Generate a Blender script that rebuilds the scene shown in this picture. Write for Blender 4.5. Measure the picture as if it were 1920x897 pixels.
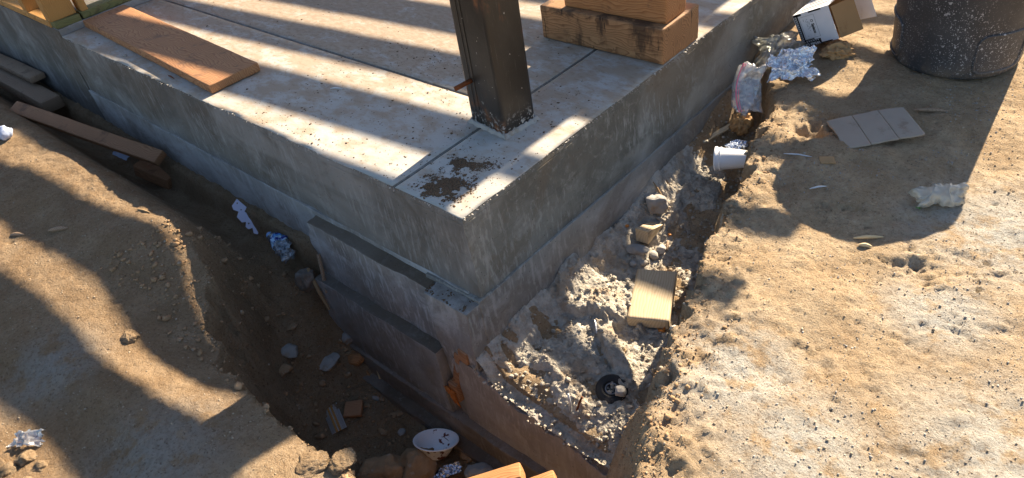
import bpy, bmesh, math, random
import numpy as np
from mathutils import Matrix, Vector, Euler
random.seed(7); rng=np.random.default_rng(7)
for o in list(bpy.data.objects): bpy.data.objects.remove(o)
scene=bpy.context.scene; col=scene.collection
# ------------------------------------------------ camera, sky, sun, exposure
# frame: slab corner = origin, slab top z=0, slab fills x<0, y>0
cam=bpy.data.cameras.new('camera'); camo=bpy.data.objects.new('camera',cam); col.objects.link(camo)
cam.sensor_width=36; cam.lens=26.1; cam.clip_start=.02; cam.clip_end=500
cr=Vector((.74073,.65738,-.13844)); cu=Vector((-.33459,.53969,.77252)); cb=Vector((.58255,-.52591,.61972))
mw=Matrix((cr,cu,cb)).transposed().to_4x4(); mw.translation=Vector((1.39581,-1.08262,1.28688)); camo.matrix_world=mw
scene.camera=camo
SUN=Vector((-.096,1.6,1.0)).normalized(); EL=math.asin(SUN.z); AZ=math.atan2(SUN.x,SUN.y)
w=bpy.data.worlds.new('World'); scene.world=w; w.use_nodes=True
nt=w.node_tree; bg=nt.nodes['Background']; sky=nt.nodes.new('ShaderNodeTexSky'); sky.sky_type='NISHITA'
sky.sun_disc=False; sky.sun_elevation=EL; sky.sun_rotation=AZ; sky.air_density=1.0; sky.dust_density=.8; sky.ozone_density=1.2
nt.links.new(sky.outputs[0],bg.inputs[0]); bg.inputs[1].default_value=.06
sl=bpy.data.lights.new('sun','SUN'); sl.energy=5.0; sl.angle=math.radians(.36); sl.color=(1,.85,.635)
so=bpy.data.objects.new('sun',sl); col.objects.link(so); so.rotation_euler=SUN.to_track_quat('Z','Y').to_euler(); so.location=(0,6,6)
scene.view_settings.view_transform='Standard'; scene.view_settings.look='None'; scene.view_settings.exposure=1.8; scene.view_settings.gamma=1
scene.view_settings.use_curve_mapping=False
scene.render.engine='CYCLES'; scene.cycles.max_bounces=8; scene.cycles.transparent_max_bounces=12
import numpy as np
# ---- numpy noise -------------------------------------------------
def _h(ix,iy,iz,s):
    n=(ix.astype(np.int64)*374761393+iy.astype(np.int64)*668265263+iz.astype(np.int64)*2147483647+s*1274126177)&0xffffffff
    n=((n^(n>>13))*1274126177)&0xffffffff
    n=((n^(n>>16))*2246822519)&0xffffffff
    n=n^(n>>15)
    return (n&0xffffff)/float(0xffffff)*2-1
def vn2(x,y,s=0):
    x=np.asarray(x,float);y=np.asarray(y,float)
    ix=np.floor(x);iy=np.floor(y);fx=x-ix;fy=y-iy
    u=fx*fx*fx*(fx*(fx*6-15)+10);v=fy*fy*fy*(fy*(fy*6-15)+10);z=np.zeros_like(ix)
    a=_h(ix,iy,z,s);b=_h(ix+1,iy,z,s);c=_h(ix,iy+1,z,s);d=_h(ix+1,iy+1,z,s)
    return a+(b-a)*u+(c-a)*v+(a-b-c+d)*u*v
def vn3(p,s=0):
    p=np.asarray(p,float);i=np.floor(p);q=p-i;w=q*q*(3-2*q);r=0
    for a in (0,1):
        for b in (0,1):
            for c in (0,1):
                r=r+_h(i[...,0]+a,i[...,1]+b,i[...,2]+c,s)*(w[...,0] if a else 1-w[...,0])*(w[...,1] if b else 1-w[...,1])*(w[...,2] if c else 1-w[...,2])
    return r
def fb2(x,y,sc,oct=4,s=0,g=.5):
    r=0;a=1
    for k in range(oct):
        c,sn=np.cos(k*1.1+.3),np.sin(k*1.1+.3)
        r=r+a*vn2((x*c-y*sn)*sc+k*17.3,(x*sn+y*c)*sc-k*9.1,s+k);a*=g;sc*=2.03
    return r
def ss(a,b,x):
    t=np.clip((x-a)/(b-a),0,1);return t*t*(3-2*t)
def li(x,xs,ys): return np.interp(x,xs,ys)
# ---- terrain -----------------------------------------------------
BANK=np.array([(-2.15,-.42,-.263),(-1.94,-.42,-.262),(-1.70,-.446,-.279),(-1.48,-.426,-.266),(-1.32,-.408,-.255),(-1.2,-.412,-.258),(-1.118,-.444,-.278),(-1.04,-.479,-.299),(-.99,-.518,-.324),(-.886,-.558,-.349),(-.80,-.622,-.389),(-.70,-.66,-.405),(-.61,-.66,-.405),(-.495,-.666,-.41),
(-2.55,-.643,-.284),(-2.33,-.605,-.273),(-2.04,-.575,-.27),(-1.83,-.56,-.273),(-1.65,-.532,-.265),(-1.535,-.524,-.267),(-1.458,-.49,-.25),(-1.32,-.472,-.246),(-1.22,-.472,-.252),(-1.14,-.495,-.27),(-1.047,-.516,-.289),(-.95,-.571,-.328),(-.855,-.612,-.359),
(-2.02,-.819,-.287),(-1.9,-.824,-.296),(-1.61,-.787,-.29),(-1.41,-.757,-.282),(-1.24,-.742,-.282),(-1.09,-.756,-.299),(-.995,-.776,-.317),(-.95,-.789,-.328),(-.834,-.808,-.346),(-.68,-.788,-.342),(-.55,-.738,-.318),(-.415,-.722,-.316),(-.28,-.704,-.312),(-.218,-.722,-.327),
(-1.4,-.947,-.287),(-1.225,-.933,-.288),(-1.075,-.915,-.286),(-.92,-.92,-.297),(-.75,-.893,-.29),(-.59,-.873,-.287),(-.40,-.851,-.283),(-.21,-.827,-.279),
(-.95,-1.2,-.334),(-.784,-1.175,-.327),(-.654,-1.166,-.328),(-.49,-1.16,-.334),(-3.,-.6,-.27),(-3.,-.9,-.28),(0,-.9,-.28),(.3,-.9,-.28),(.14,-.7,-.32)])
def bank(x,y):
    num=np.full(np.shape(x),-.275*.02);den=np.full(np.shape(x),.02)
    for bx,by,bz in BANK:
        w=np.exp(-((x-bx)**2+(y-by)**2)/(2*.085**2))+.004*np.exp(-((x-bx)**2+(y-by)**2)/(2*.3**2))
        num=num+w*bz;den=den+w
    return num/den
def rimR(y): return li(y,[-.7,-.45,-.25,-.1,.05,.3,.69,1.0,1.35,1.6,1.8,2.1],[.92,.86,.80,.72,.675,.595,.46,.395,.31,.2,.02,-.3])
def spill_z(x,y):   # level of the shelf beside the right face
    z=-.512-.082*ss(.0,.09,x)-.05*np.clip(x/.45,0,1)-.028*ss(.12,-.06,y)*np.clip(.3+x/.4,0,1)
    z=z+.085*ss(.78,1.12,y)+.085*ss(1.2,1.6,y)
    return z
DENT=[(1.008,.775,.05,.018,.5),(1.03,.74,.06,.016,-.3),(1.12,.88,.05,.014,.2),(1.227,.845,.04,.016,.7),(.79,.915,.05,.014,.3),(.95,.52,.035,.013,0),(1.15,.55,.05,.010,.9),(.86,.62,.06,.008,.2),(1.3,.62,.05,.010,.4),(1.05,.30,.06,.010,.1),(.93,.27,.05,.012,-.5),(1.22,.12,.05,.012,.3),(.72,.62,.05,.008,0)]
def ground_z(x,y,fine=True):
    x=np.asarray(x,float);y=np.asarray(y,float)
    n1=fb2(x,y,3.1,3,5);n2=fb2(x,y,9.,3,11);n3=fb2(x,y,26.,3,23)
    B=np.where((x<.2)|(y<-.6),bank(x,y),-.258)
    wR=ss(.1,.4,x)*ss(-.75,-.55,y)
    B=bank(x,y)*(1-wR)+(-.258+.012*n1)*wR
    # plateau relief
    n4=fb2(x,y,70.,2,29)
    base=B+.003*n2+.0018*n3+.0022*n4+.010*n1*(1-wR)*ss(-1.0,-1.6,y)
    for dx,dy,dr,dh,da in DENT:
        c,s_=np.cos(da),np.sin(da);u=(x-dx)*c+(y-dy)*s_;v=-(x-dx)*s_+(y-dy)*c
        q=np.hypot(u/dr,v/(dr*.4))*(1+.5*n3+.3*n4); base=base-dh*.45*np.exp(-q*q*1.5)+dh*.25*np.exp(-((q-1.5)/.5)**2)*(.5+n4)
    base=base-.010*wR*np.clip(fb2(x,y,5.,3,61)-.45,0,1)
    # right bank: eroded pocket beside the crumpled foil
    e=np.exp(-(((x-.47)/.07)**2+((y-1.36)/.09)**2)**2)
    base=base-.06*e*(1+.6*n3+.5*n2)
    # left trench
    xr=x+.025*n2; yr=y+.018*n2+.010*n3+.004*n4
    ry=li(xr,[-6,-2.2,-1.25,-1.1,-.95,-.75,-.62,-.31,-.14,.03,.14,.5,.85,1.2],[-.43,-.43,-.41,-.42,-.47,-.585,-.64,-.69,-.705,-.68,-.655,-.66,-.63,-.4])
    ty=li(xr,[-6,-1.5,-1.2,-1.0,-.8,-.6,-.2,.14,.6],[-.10,-.10,-.14,-.26,-.42,-.52,-.56,-.52,-.5])
    fl=li(xr,[-6,-2.4,-1.25,-1.1,-.95,-.82,-.7,-.5,.1,.6],[-.66,-.68,-.62,-.66,-.78,-.93,-1.02,-1.055,-1.08,-1.06])+.012*n1+.012*n2+.008*n3
    tL=ss(ry,ty,yr); tc=np.clip((yr-ry)/(ty-ry),0,1); sh=ss(-1.15,-.9,x); tL=tL*(1-sh)+(1-(1-tc)**2.0)*sh
    # end of the trench under the right bank
    rx=rimR(y)+.03*n2
    tE=ss(rx+.0,rx-.33,x+.03*n2)
    tp=np.minimum(tL,tE)
    rough=np.clip(4*tp*(1-tp),0,1)
    zt=base*(1-tp)+fl*tp+rough*(.022*n2+.014*n3+.008*n4)
    # right shelf
    rxs=rimR(y)+.03*n2+.018*n3
    tw=.06+.03*vn2(y*4,y*0+3,4)+.09*ss(.25,-.05,y)
    tS=ss(rxs,rxs-tw,x)
    sp=spill_z(x,y)+.008*n2+.008*n3+.004*n4
    zs=base*(1-tS)+sp*tS+np.clip(4*tS*(1-tS),0,1)*(.012*n2+.012*n3+.006*n4)
    up=ss(-.072,-.035,y)
    z=zt*(1-up)+zs*up
    # crumbly lip of the right bank
    lip=np.exp(-((x-rxs-.06)/.09)**2)*ss(-.5,-.2,y)*ss(1.7,1.4,y)
    z=z+lip*(.006*n3+.005*n2+.003*n4)
    inside=(x<-.03)&(y>.03)
    z=np.where(inside,np.minimum(z,-.9),z)
    return z
# ------------------------------------------------ helpers
def tag(o,label=None,cat=None,group=None,kind=None):
    if label: o['label']=label
    if cat: o['category']=cat
    if group: o['group']=group
    if kind: o['kind']=kind
    return o
def empty(name,loc=(0,0,0),rot=None):
    o=bpy.data.objects.new(name,None); col.objects.link(o); o.location=loc; o.empty_display_size=.05
    if rot is not None: o.rotation_euler=rot
    return o
def obj(name,V,F,m,parent=None,smooth=True):
    me=bpy.data.meshes.new(name); V=np.asarray(V,float)
    if isinstance(F,np.ndarray):
        k=F.shape[1]; me.vertices.add(len(V)); me.vertices.foreach_set('co',V.ravel())
        me.loops.add(F.size); me.loops.foreach_set('vertex_index',F.astype(np.int32).ravel())
        me.polygons.add(len(F)); me.polygons.foreach_set('loop_start',np.arange(0,F.size,k,dtype=np.int32)); me.polygons.foreach_set('loop_total',np.full(len(F),k,dtype=np.int32))
        me.update(calc_edges=True); me.validate()
    else: me.from_pydata([tuple(v) for v in V],[],F); me.update()
    if smooth: me.polygons.foreach_set('use_smooth',np.ones(len(me.polygons),bool))
    me.materials.append(m); o=bpy.data.objects.new(name,me); col.objects.link(o)
    if parent: o.parent=parent
    return o
def bobj(name,bm,m,parent=None,smooth=False):
    me=bpy.data.meshes.new(name); bm.normal_update(); bm.to_mesh(me); bm.free(); me.materials.append(m)
    if smooth: me.polygons.foreach_set('use_smooth',np.ones(len(me.polygons),bool))
    o=bpy.data.objects.new(name,me); col.objects.link(o)
    if parent: o.parent=parent
    return o
def gridF(nu,nv):
    i=np.arange((nu-1)*(nv-1)); a=(i//(nv-1))*nv+i%(nv-1); return np.stack([a,a+nv,a+nv+1,a+1],1)
def grid(name,fn,us,vs,m,parent=None):
    U,Vv=np.meshgrid(us,vs,indexing='ij'); P=fn(U,Vv); return obj(name,np.stack([np.broadcast_to(p,U.shape) for p in P],-1).reshape(-1,3),gridF(len(us),len(vs)),m,parent)
def gridbox(x0,x1,y0,y1,z0,z1,res,disp=None):
    """box with gridded faces, welded; disp(V)->V moves the vertices"""
    def ax(a,b,r):
        n=max(1,int(math.ceil((b-a)/r))); t=np.linspace(a,b,n+1); e=min(.004,(b-a)/4); return np.unique(np.concatenate([t,[a+e,b-e]]))
    X,Y,Z=ax(x0,x1,res),ax(y0,y1,res),ax(z0,z1,res); vs=[];fs=[];off=0
    def face(A,B,f,flip):
        nonlocal off
        U,W=np.meshgrid(A,B,indexing='ij'); p=f(U,W); vs.append(np.stack([np.broadcast_to(q,U.shape) for q in p],-1).reshape(-1,3)); F=gridF(len(A),len(B))
        fs.append((F[:,::-1] if flip else F)+off); off+=U.size
    face(X,Y,lambda u,v:(u,v,z1),False); face(X,Y,lambda u,v:(u,v,z0),True)
    face(X,Z,lambda u,v:(u,y0,v),False); face(X,Z,lambda u,v:(u,y1,v),True)
    face(Y,Z,lambda u,v:(x1,u,v),False); face(Y,Z,lambda u,v:(x0,u,v),True)
    V=np.concatenate(vs);F=np.concatenate(fs)
    k=np.round(V*1e5).astype(np.int64); _,idx,inv=np.unique(k,axis=0,return_index=True,return_inverse=True); V=V[idx];F=inv.reshape(-1)[F]
    if disp: V=disp(V)
    return V,F
def boxbm(L,W,T,bev=.002,seg=2,center=(0,0,0)):
    bm=bmesh.new(); bmesh.ops.create_cube(bm,size=1); bmesh.ops.scale(bm,vec=(L,W,T),verts=bm.verts)
    if bev: bmesh.ops.bevel(bm,geom=bm.edges[:],offset=bev,segments=seg,affect='EDGES',profile=.6)
    bmesh.ops.translate(bm,vec=center,verts=bm.verts); return bm
def frame(p,xd,up=(0,0,1)):
    x=Vector(xd).normalized(); u=Vector(up); y=u.cross(x).normalized(); z=x.cross(y)
    M=Matrix((x,y,z)).transposed().to_4x4(); M.translation=Vector(p); return M
def wear(o,amp,seed,sc=30):
    me=o.data; V=np.empty(len(me.vertices)*3); me.vertices.foreach_get('co',V); V=V.reshape(-1,3)
    for k in range(3): V[:,k]+=amp*vn3(V*sc+seed*3.7+k*11,k)
    me.vertices.foreach_set('co',V.ravel()); me.update()
def board(name,M_,L,W,T,m,bev=.0025,parent=None,cuts=10,seed=0,warp=.0015):
    """a sawn board, local x along its length, centred"""
    V,F=gridbox(-L/2,L/2,-W/2,W/2,-T/2,T/2,max(.012,L/max(cuts,1)))
    e=bev
    def rnd(V):
        c=V.copy()
        for a,h in ((0,L/2),(1,W/2),(2,T/2)):
            on=np.abs(np.abs(V[:,a])-h)<1e-6
            for b,hb in ((0,L/2),(1,W/2),(2,T/2)):
                if a!=b:
                    onb=np.abs(np.abs(V[:,b])-hb)<1e-6
                    c[on&onb,a]-=np.sign(V[on&onb,a])*e*.35
        return c
    V=rnd(V)
    V[:,2]+=warp*np.sin(V[:,0]/L*2.3+seed)*1.5+warp*vn2(V[:,0]*6+seed,V[:,1]*6,3)
    V[:,1]+=warp*vn2(V[:,0]*5+seed*2,V[:,2]*9,4)
    V[:,0]+=.0012*vn2(V[:,1]*60+seed,V[:,2]*60,9)
    o=obj(name,V,F,m,parent,smooth=False); 
    if parent is None: o.matrix_world=M_
    else: o.matrix_local=M_
    return o
def lathe(prof,n=48):
    prof=np.asarray(prof,float); a=np.linspace(0,2*math.pi,n,endpoint=False); V=[];F=[]
    for r,z in prof: V.append(np.stack([r*np.cos(a),r*np.sin(a),np.full(n,z)],1))
    V=np.concatenate(V)
    for i in range(len(prof)-1):
        for j in range(n):
            k=(j+1)%n; F.append((i*n+j,i*n+k,(i+1)*n+k,(i+1)*n+j))
    return V,np.array(F)
def tube(pts,r,n=8,closed=False,cap=True):
    pts=[Vector(p) for p in pts]; V=[];F=[]; N=len(pts); r=r if hasattr(r,'__len__') else [r]*N
    ref=Vector((.13,.27,.95))
    for i,p in enumerate(pts):
        if closed: d=pts[(i+1)%N]-pts[i-1]
        else: d=pts[min(i+1,N-1)]-pts[max(i-1,0)]
        d.normalize(); a=d.cross(ref)
        if a.length<.05: a=d.cross(Vector((1,0,0)))
        a.normalize(); b=d.cross(a)
        for j in range(n):
            t=2*math.pi*j/n; V.append(p+(a*math.cos(t)+b*math.sin(t))*r[i])
    for i in range(N if closed else N-1):
        for j in range(n):
            i2=(i+1)%N; F.append((i*n+j,i*n+(j+1)%n,i2*n+(j+1)%n,i2*n+j))
    if cap and not closed: F.append(tuple(range(n))[::-1]); F.append(tuple((N-1)*n+j for j in range(n)))
    return np.array([tuple(v) for v in V]),[tuple(f) for f in F]
def ico(sub=3):
    bm=bmesh.new(); bmesh.ops.create_icosphere(bm,subdivisions=sub,radius=1); V=np.array([v.co[:] for v in bm.verts]); F=np.array([[v.index for v in f.verts] for f in bm.faces]); bm.free(); return V,F
ICO={k:ico(k) for k in (1,2,3,4,5)}
def ridge(p,s): return 1-np.abs(vn3(p,s))*2
def rock(size,seed,sub=3,rough=.28,facet=.25):
    V,F=ICO[sub]; V=V.copy(); r=np.random.default_rng(seed)
    for k in range(7):
        n=r.normal(size=3);n/=np.linalg.norm(n);d=V@n;lim=.55+.35*r.random();V-=np.clip(d-lim,0,None)[:,None]*n*(.6+facet)
    nn=V/np.linalg.norm(V,axis=1)[:,None]
    V=V+nn*(rough*.5*vn3(V*2.2+seed*7.1,seed)+rough*.28*vn3(V*5+seed,seed+1)+rough*.16*vn3(V*11+seed,seed+2)+rough*.10*vn3(V*23+seed,seed+3)*(sub>3))[:,None]
    return V*np.asarray(size)/2,F
def crumple(size,seed,sub=4,amp=.3):
    V,F=ICO[sub]; V=V.copy(); nn=V.copy()
    V=V+nn*(amp*ridge(V*1.7+seed*5.3,seed)+amp*.7*ridge(V*3.3+seed*2.1,seed+3)+amp*.35*ridge(V*7+seed,seed+5))[:,None]*.6
    V=V+.18*np.stack([vn3(V*2+k*9+seed,k) for k in range(3)],1)
    V=V-(V.max(0)+V.min(0))/2; V=V/(V.max(0)-V.min(0)); return V*np.asarray(size),F
def plate(name,outline,holes,th,m,parent=None):
    cu_=bpy.data.curves.new(name,'CURVE'); cu_.dimensions='2D'; cu_.fill_mode='BOTH'; cu_.extrude=th/2
    for lp in [outline]+holes:
        s=cu_.splines.new('POLY'); s.points.add(len(lp)-1); s.use_cyclic_u=True
        for p,q in zip(s.points,lp): p.co=(q[0],q[1],0,1)
    t=bpy.data.objects.new('tmp',cu_); col.objects.link(t); dg=bpy.context.evaluated_depsgraph_get(); me=bpy.data.meshes.new_from_object(t.evaluated_get(dg)); bpy.data.objects.remove(t); bpy.data.curves.remove(cu_)
    me.name=name; me.materials.clear(); me.materials.append(m); o=bpy.data.objects.new(name,me); col.objects.link(o)
    if parent: o.parent=parent
    return o
def circ(cx,cy,r,n=12): return [(cx+r*math.cos(2*math.pi*k/n),cy+r*math.sin(2*math.pi*k/n)) for k in range(n)]
def text(name,body,size,m,parent,M_,depth=.0002,bold=0.0):
    cu_=bpy.data.curves.new(name,'FONT'); cu_.body=body; cu_.size=size; cu_.extrude=depth; cu_.align_x='CENTER'; cu_.align_y='CENTER'; cu_.offset=bold
    t=bpy.data.objects.new('tmp',cu_); col.objects.link(t); dg=bpy.context.evaluated_depsgraph_get(); me=bpy.data.meshes.new_from_object(t.evaluated_get(dg)); bpy.data.objects.remove(t); bpy.data.curves.remove(cu_)
    me.name=name; me.materials.clear(); me.materials.append(m); o=bpy.data.objects.new(name,me); col.objects.link(o); o.parent=parent; o.matrix_local=M_; return o
# ------------------------------------------------ material helper
class NT:
    def __init__(s,name,rough=.8,spec=.3):
        s.m=bpy.data.materials.new(name); s.m.use_nodes=True; s.t=s.m.node_tree; s.b=s.t.nodes['Principled BSDF']; s.b.inputs['Roughness'].default_value=rough; s.b.inputs['Specular IOR Level'].default_value=spec; s.out=s.t.nodes['Material Output']
        s.tc=s.t.nodes.new('ShaderNodeTexCoord'); s.o=s.tc.outputs['Object']
    def set(s,inp,v):
        if hasattr(v,'is_output') or isinstance(v,bpy.types.NodeSocket): s.t.links.new(v,inp)
        elif isinstance(v,(tuple,list)) and len(v)==3 and inp.type=='RGBA': inp.default_value=(*v,1)
        else: inp.default_value=v
    def map(s,scale=(1,1,1),rot=(0,0,0),loc=(0,0,0),v=None):
        n=s.t.nodes.new('ShaderNodeMapping'); s.set(n.inputs[0],v or s.o); n.inputs['Scale'].default_value=scale; n.inputs['Rotation'].default_value=rot; n.inputs['Location'].default_value=loc; return n.outputs[0]
    def noise(s,scale,detail=4,rough=.55,v=None,dist=0,col=False):
        n=s.t.nodes.new('ShaderNodeTexNoise'); s.set(n.inputs['Vector'],v or s.o); n.inputs['Scale'].default_value=scale; n.inputs['Detail'].default_value=detail; n.inputs['Roughness'].default_value=rough; n.inputs['Distortion'].default_value=dist; return n.outputs[1 if col else 0]
    def vor(s,scale,v=None,feat='F1',out=0,rand=1):
        n=s.t.nodes.new('ShaderNodeTexVoronoi'); n.feature=feat; s.set(n.inputs['Vector'],v or s.o); n.inputs['Scale'].default_value=scale; n.inputs['Randomness'].default_value=rand; return n.outputs[out]
    def ramp(s,f,*st):
        n=s.t.nodes.new('ShaderNodeValToRGB'); s.set(n.inputs[0],f); e=n.color_ramp.elements
        while len(e)<len(st): e.new(.5)
        for k,(p,c) in enumerate(st): e[k].position=p; e[k].color=(*c,1) if isinstance(c,tuple) else (c,c,c,1)
        return n.outputs[0]
    def mix(s,f,a,b,mode='MIX'):
        n=s.t.nodes.new('ShaderNodeMix'); n.data_type='RGBA'; n.blend_type=mode; s.set(n.inputs[0],f); s.set(n.inputs[6],a); s.set(n.inputs[7],b); return n.outputs[2]
    def math(s,op,a,b=0.,clamp=False):
        n=s.t.nodes.new('ShaderNodeMath'); n.operation=op; n.use_clamp=clamp; s.set(n.inputs[0],a); s.set(n.inputs[1],b); return n.outputs[0]
    def vmath(s,op,a,b=(0,0,0)):
        n=s.t.nodes.new('ShaderNodeVectorMath'); n.operation=op; s.set(n.inputs[0],a); s.set(n.inputs[1],b); return n.outputs[1] if op in('LENGTH','DISTANCE') else n.outputs[0]
    def sep(s,v=None):
        n=s.t.nodes.new('ShaderNodeSeparateXYZ'); s.set(n.inputs[0],v or s.o); return n.outputs
    def comb(s,x,y,z):
        n=s.t.nodes.new('ShaderNodeCombineXYZ'); [s.set(n.inputs[k],q) for k,q in enumerate((x,y,z))]; return n.outputs[0]
    def mr(s,f,a,b,c=0,d=1):
        n=s.t.nodes.new('ShaderNodeMapRange'); n.interpolation_type='SMOOTHSTEP'; s.set(n.inputs[0],f); [setattr(n.inputs[k+1],'default_value',q) for k,q in enumerate((a,b,c,d))]; return n.outputs[0]
    def rand(s):
        n=s.t.nodes.new('ShaderNodeObjectInfo'); return n.outputs['Random']
    def bump(s,h,dist,strength=1,prev=None):
        n=s.t.nodes.new('ShaderNodeBump'); s.set(n.inputs['Height'],h); n.inputs['Distance'].default_value=dist; n.inputs['Strength'].default_value=strength
        if prev: s.t.links.new(prev,n.inputs['Normal'])
        return n.outputs[0]
    def fin(s,color,bump=None,rough=None,metal=None):
        s.set(s.b.inputs['Base Color'],color)
        if bump: s.t.links.new(bump,s.b.inputs['Normal'])
        if rough is not None: s.set(s.b.inputs['Roughness'],rough)
        if metal is not None: s.set(s.b.inputs['Metallic'],metal)
        return s.m
# ------------------------------------------------ materials
def m_ground():
    n=NT('dirt',.95,.15); p=n.o
    big=n.noise(1.7,4); mid=n.noise(7,5,.6); fine=n.noise(60,5,.7); grit=n.noise(260,3,.7)
    c=n.mix(n.mr(mid,.35,.68),(.40,.285,.172),(.52,.395,.258))
    c=n.mix(n.mr(big,.45,.7,0,.45),c,(.44,.285,.150))
    # pale grey fines: spilled gravel and cement dust
    spots=None
    for x,y,r in ((1.2,1.05,.42),(1.42,.22,.42),(.83,.12,.30),(1.05,.0,.30),(1.15,.62,.25),(-.95,-1.02,.25),(-.3,-1.0,.35)):
        d=n.vmath('DISTANCE',p,(x,y,-.27)); q=n.mr(d,r,.02); spots=q if spots is None else n.math('MAXIMUM',spots,q)
    gm=n.math('MULTIPLY',spots,n.mr(n.noise(13,5,.65),.34,.54))
    c=n.mix(n.math('MULTIPLY',gm,.95),c,(.50,.48,.43))
    c=n.mix(n.mr(fine,.40,.66,.0,.6),c,n.mix(.55,c,(.22,.135,.07)))
    c=n.mix(n.mr(grit,.58,.68,0,.7),c,(.60,.52,.42))
    c=n.mix(n.mr(n.noise(120,3,.6),.58,.70,0,.6),c,(.15,.095,.055))
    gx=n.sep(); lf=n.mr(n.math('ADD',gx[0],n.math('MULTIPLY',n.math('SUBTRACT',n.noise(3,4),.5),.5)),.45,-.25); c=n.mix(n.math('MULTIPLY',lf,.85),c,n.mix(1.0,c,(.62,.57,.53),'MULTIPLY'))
    v=n.vor(75); b=n.bump(n.noise(48,6,.7),.011,.6); b=n.bump(n.mr(v,.0,.45,1,0),.004,.3,b); b=n.bump(n.noise(150,6,.8),.010,1.0,b)
    return n.fin(c,b)
def m_spill():
    n=NT('spilled concrete',.95,.15); f=n.noise(28,5,.65); g=n.noise(150,4,.7)
    c=n.mix(n.mr(f,.35,.65),(.36,.315,.258),(.53,.48,.405)); c=n.mix(n.mr(n.noise(9,4,.6),.52,.66,0,.65),c,(.38,.27,.17)); c=n.mix(n.mr(g,.60,.74,0,.6),c,(.20,.17,.14)); c=n.mix(n.mr(n.vor(120),.12,.02,0,.5),c,(.72,.70,.66))
    b=n.bump(n.noise(70,6,.7),.014,.8); b=n.bump(n.vor(160),.004,.5,b)
    return n.fin(c,b)
def m_slab():
    n=NT('trowelled slab',.75,.25); p=n.o; s=n.sep()
    c=n.mix(n.mr(n.noise(3,4),.3,.7),(.385,.365,.335),(.45,.43,.395))
    st=n.noise(6,7,.68,v=n.map((1.2,1.9,1),(0,0,.5)))
    far=n.math('ADD',n.mr(s[1],.05,.9,0,.12),n.mr(s[0],-.2,-1.2,0,.08))
    m1=n.mr(n.math('ADD',st,far),.46,.70,0,.85); c=n.mix(m1,c,(.33,.25,.175))
    st2=n.noise(26,6,.72,v=n.map((1,2.2,1),(0,0,.55))); m2=n.mr(n.math('ADD',st2,far),.63,.76,0,.65); c=n.mix(m2,c,(.26,.185,.125))
    c=n.mix(n.mr(n.noise(170,3,.6),.68,.76,0,.7),c,(.16,.11,.075))
    br=n.noise(9,2,.5,v=n.map((90,3,1),(0,0,0)))
    b=n.bump(br,.0006,.5); b=n.bump(n.noise(120,4,.6),.0012,.5,b)
    return n.fin(c,b)
def m_wall(name,cA,cB,cW,seed,swirl=False,dirt=(.16,.115,.075),dn=.35,eff=None):
    n=NT(name,.86,.25); L=(seed*3.1,seed*1.7,seed*.9); p=n.map(loc=L)
    c=n.mix(n.mr(n.noise(2.4,5,.65,v=p,dist=.5),.40,.60),cA,cB); c=n.mix(n.mr(n.noise(1.1,4,.6,v=n.map((1,1,1.5),loc=(seed*2.3,4,seed)),dist=.7),.50,.62,0,.5),c,cW); c=n.mix(n.mr(n.noise(1.6,5,.65,v=n.map((1,1,1.2),loc=(seed*5.3,1,seed*2)),dist=.9),.52,.64,0,.65),c,n.mix(.5,cA,dirt))
    if swirl: stv=n.map((5,5,5),(.4,.5,.2),L); s1=n.noise(3.2,7,.72,v=stv,dist=1.6)
    else: stv=n.map((9,9,1.3),(.0,.22,.0),L); s1=n.noise(2.6,6,.68,v=stv,dist=.3)
    c=n.mix(n.mr(s1,.50,.80,0,.55),c,cW); c=n.mix(n.mr(n.noise(11,6,.7,v=p,dist=.6),.56,.72,0,dn),c,dirt)
    c=n.mix(n.mr(n.noise(1.9,4,.55,v=n.map((1,1,.6),loc=L)),.44,.66,0,.8),c,n.mix(.6,c,dirt))
    c=n.mix(n.mr(n.noise(4.5,6,.7,v=n.map((1,1,.8),loc=L),dist=.8),.56,.70,0,.38),c,cW)
    c=n.mix(n.mr(n.noise(42,4,.65,v=p),.60,.72,0,.22),c,cW)
    c=n.mix(n.mr(n.noise(95,3,.6,v=p),.66,.74,0,.55),c,(.09,.075,.06)); sc=n.noise(14,3,.6,v=n.map((40,40,2.5),(.1,.5,0),L)); c=n.mix(n.mr(sc,.64,.72,0,.4),c,cW)
    zz=n.math('ADD',n.sep()[2],n.math('MULTIPLY',n.noise(3,2,.5,v=p),.012)); fl=n.math('ABSOLUTE',n.math('SUBTRACT',n.math('FRACT',n.math('DIVIDE',zz,.142)),.5)); ln=n.mr(fl,.488,.497); c=n.mix(n.math('MULTIPLY',ln,n.mr(n.noise(5,3,.6,v=p),.4,.6,0,.5)),c,n.mix(.5,c,(.05,.04,.03)))
    br=n.noise(1.0,4,.65,v=n.map((70,70,14),(.0,.65,.65),L)); c=n.mix(n.mr(n.math('MULTIPLY',br,n.mr(n.noise(3.5,3,.6,v=p),.35,.62,.75,1.12)),.54,.70,0,.38),c,cW)
    ah=n.vor(34,v=p); c=n.mix(n.mr(ah,.10,.05,0,.7),c,(.05,.042,.035))
    if eff:
        z=n.sep()[2]; band=n.math('MULTIPLY',n.mr(z,eff[0],eff[1]),n.mr(z,eff[2],eff[1])); e=n.math('MULTIPLY',band,n.mr(n.noise(7,6,.7,v=n.map((1,1,1.6),(0,.3,0),L),dist=.5),.40,.58)); c=n.mix(n.math('MULTIPLY',e,.42),c,(.47,.45,.44))
    b=n.bump(n.noise(24,6,.65,v=p),.006,.5); b=n.bump(n.noise(150,4,.7,v=p),.0018,.7,b)
    return n.fin(c,b)
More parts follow.
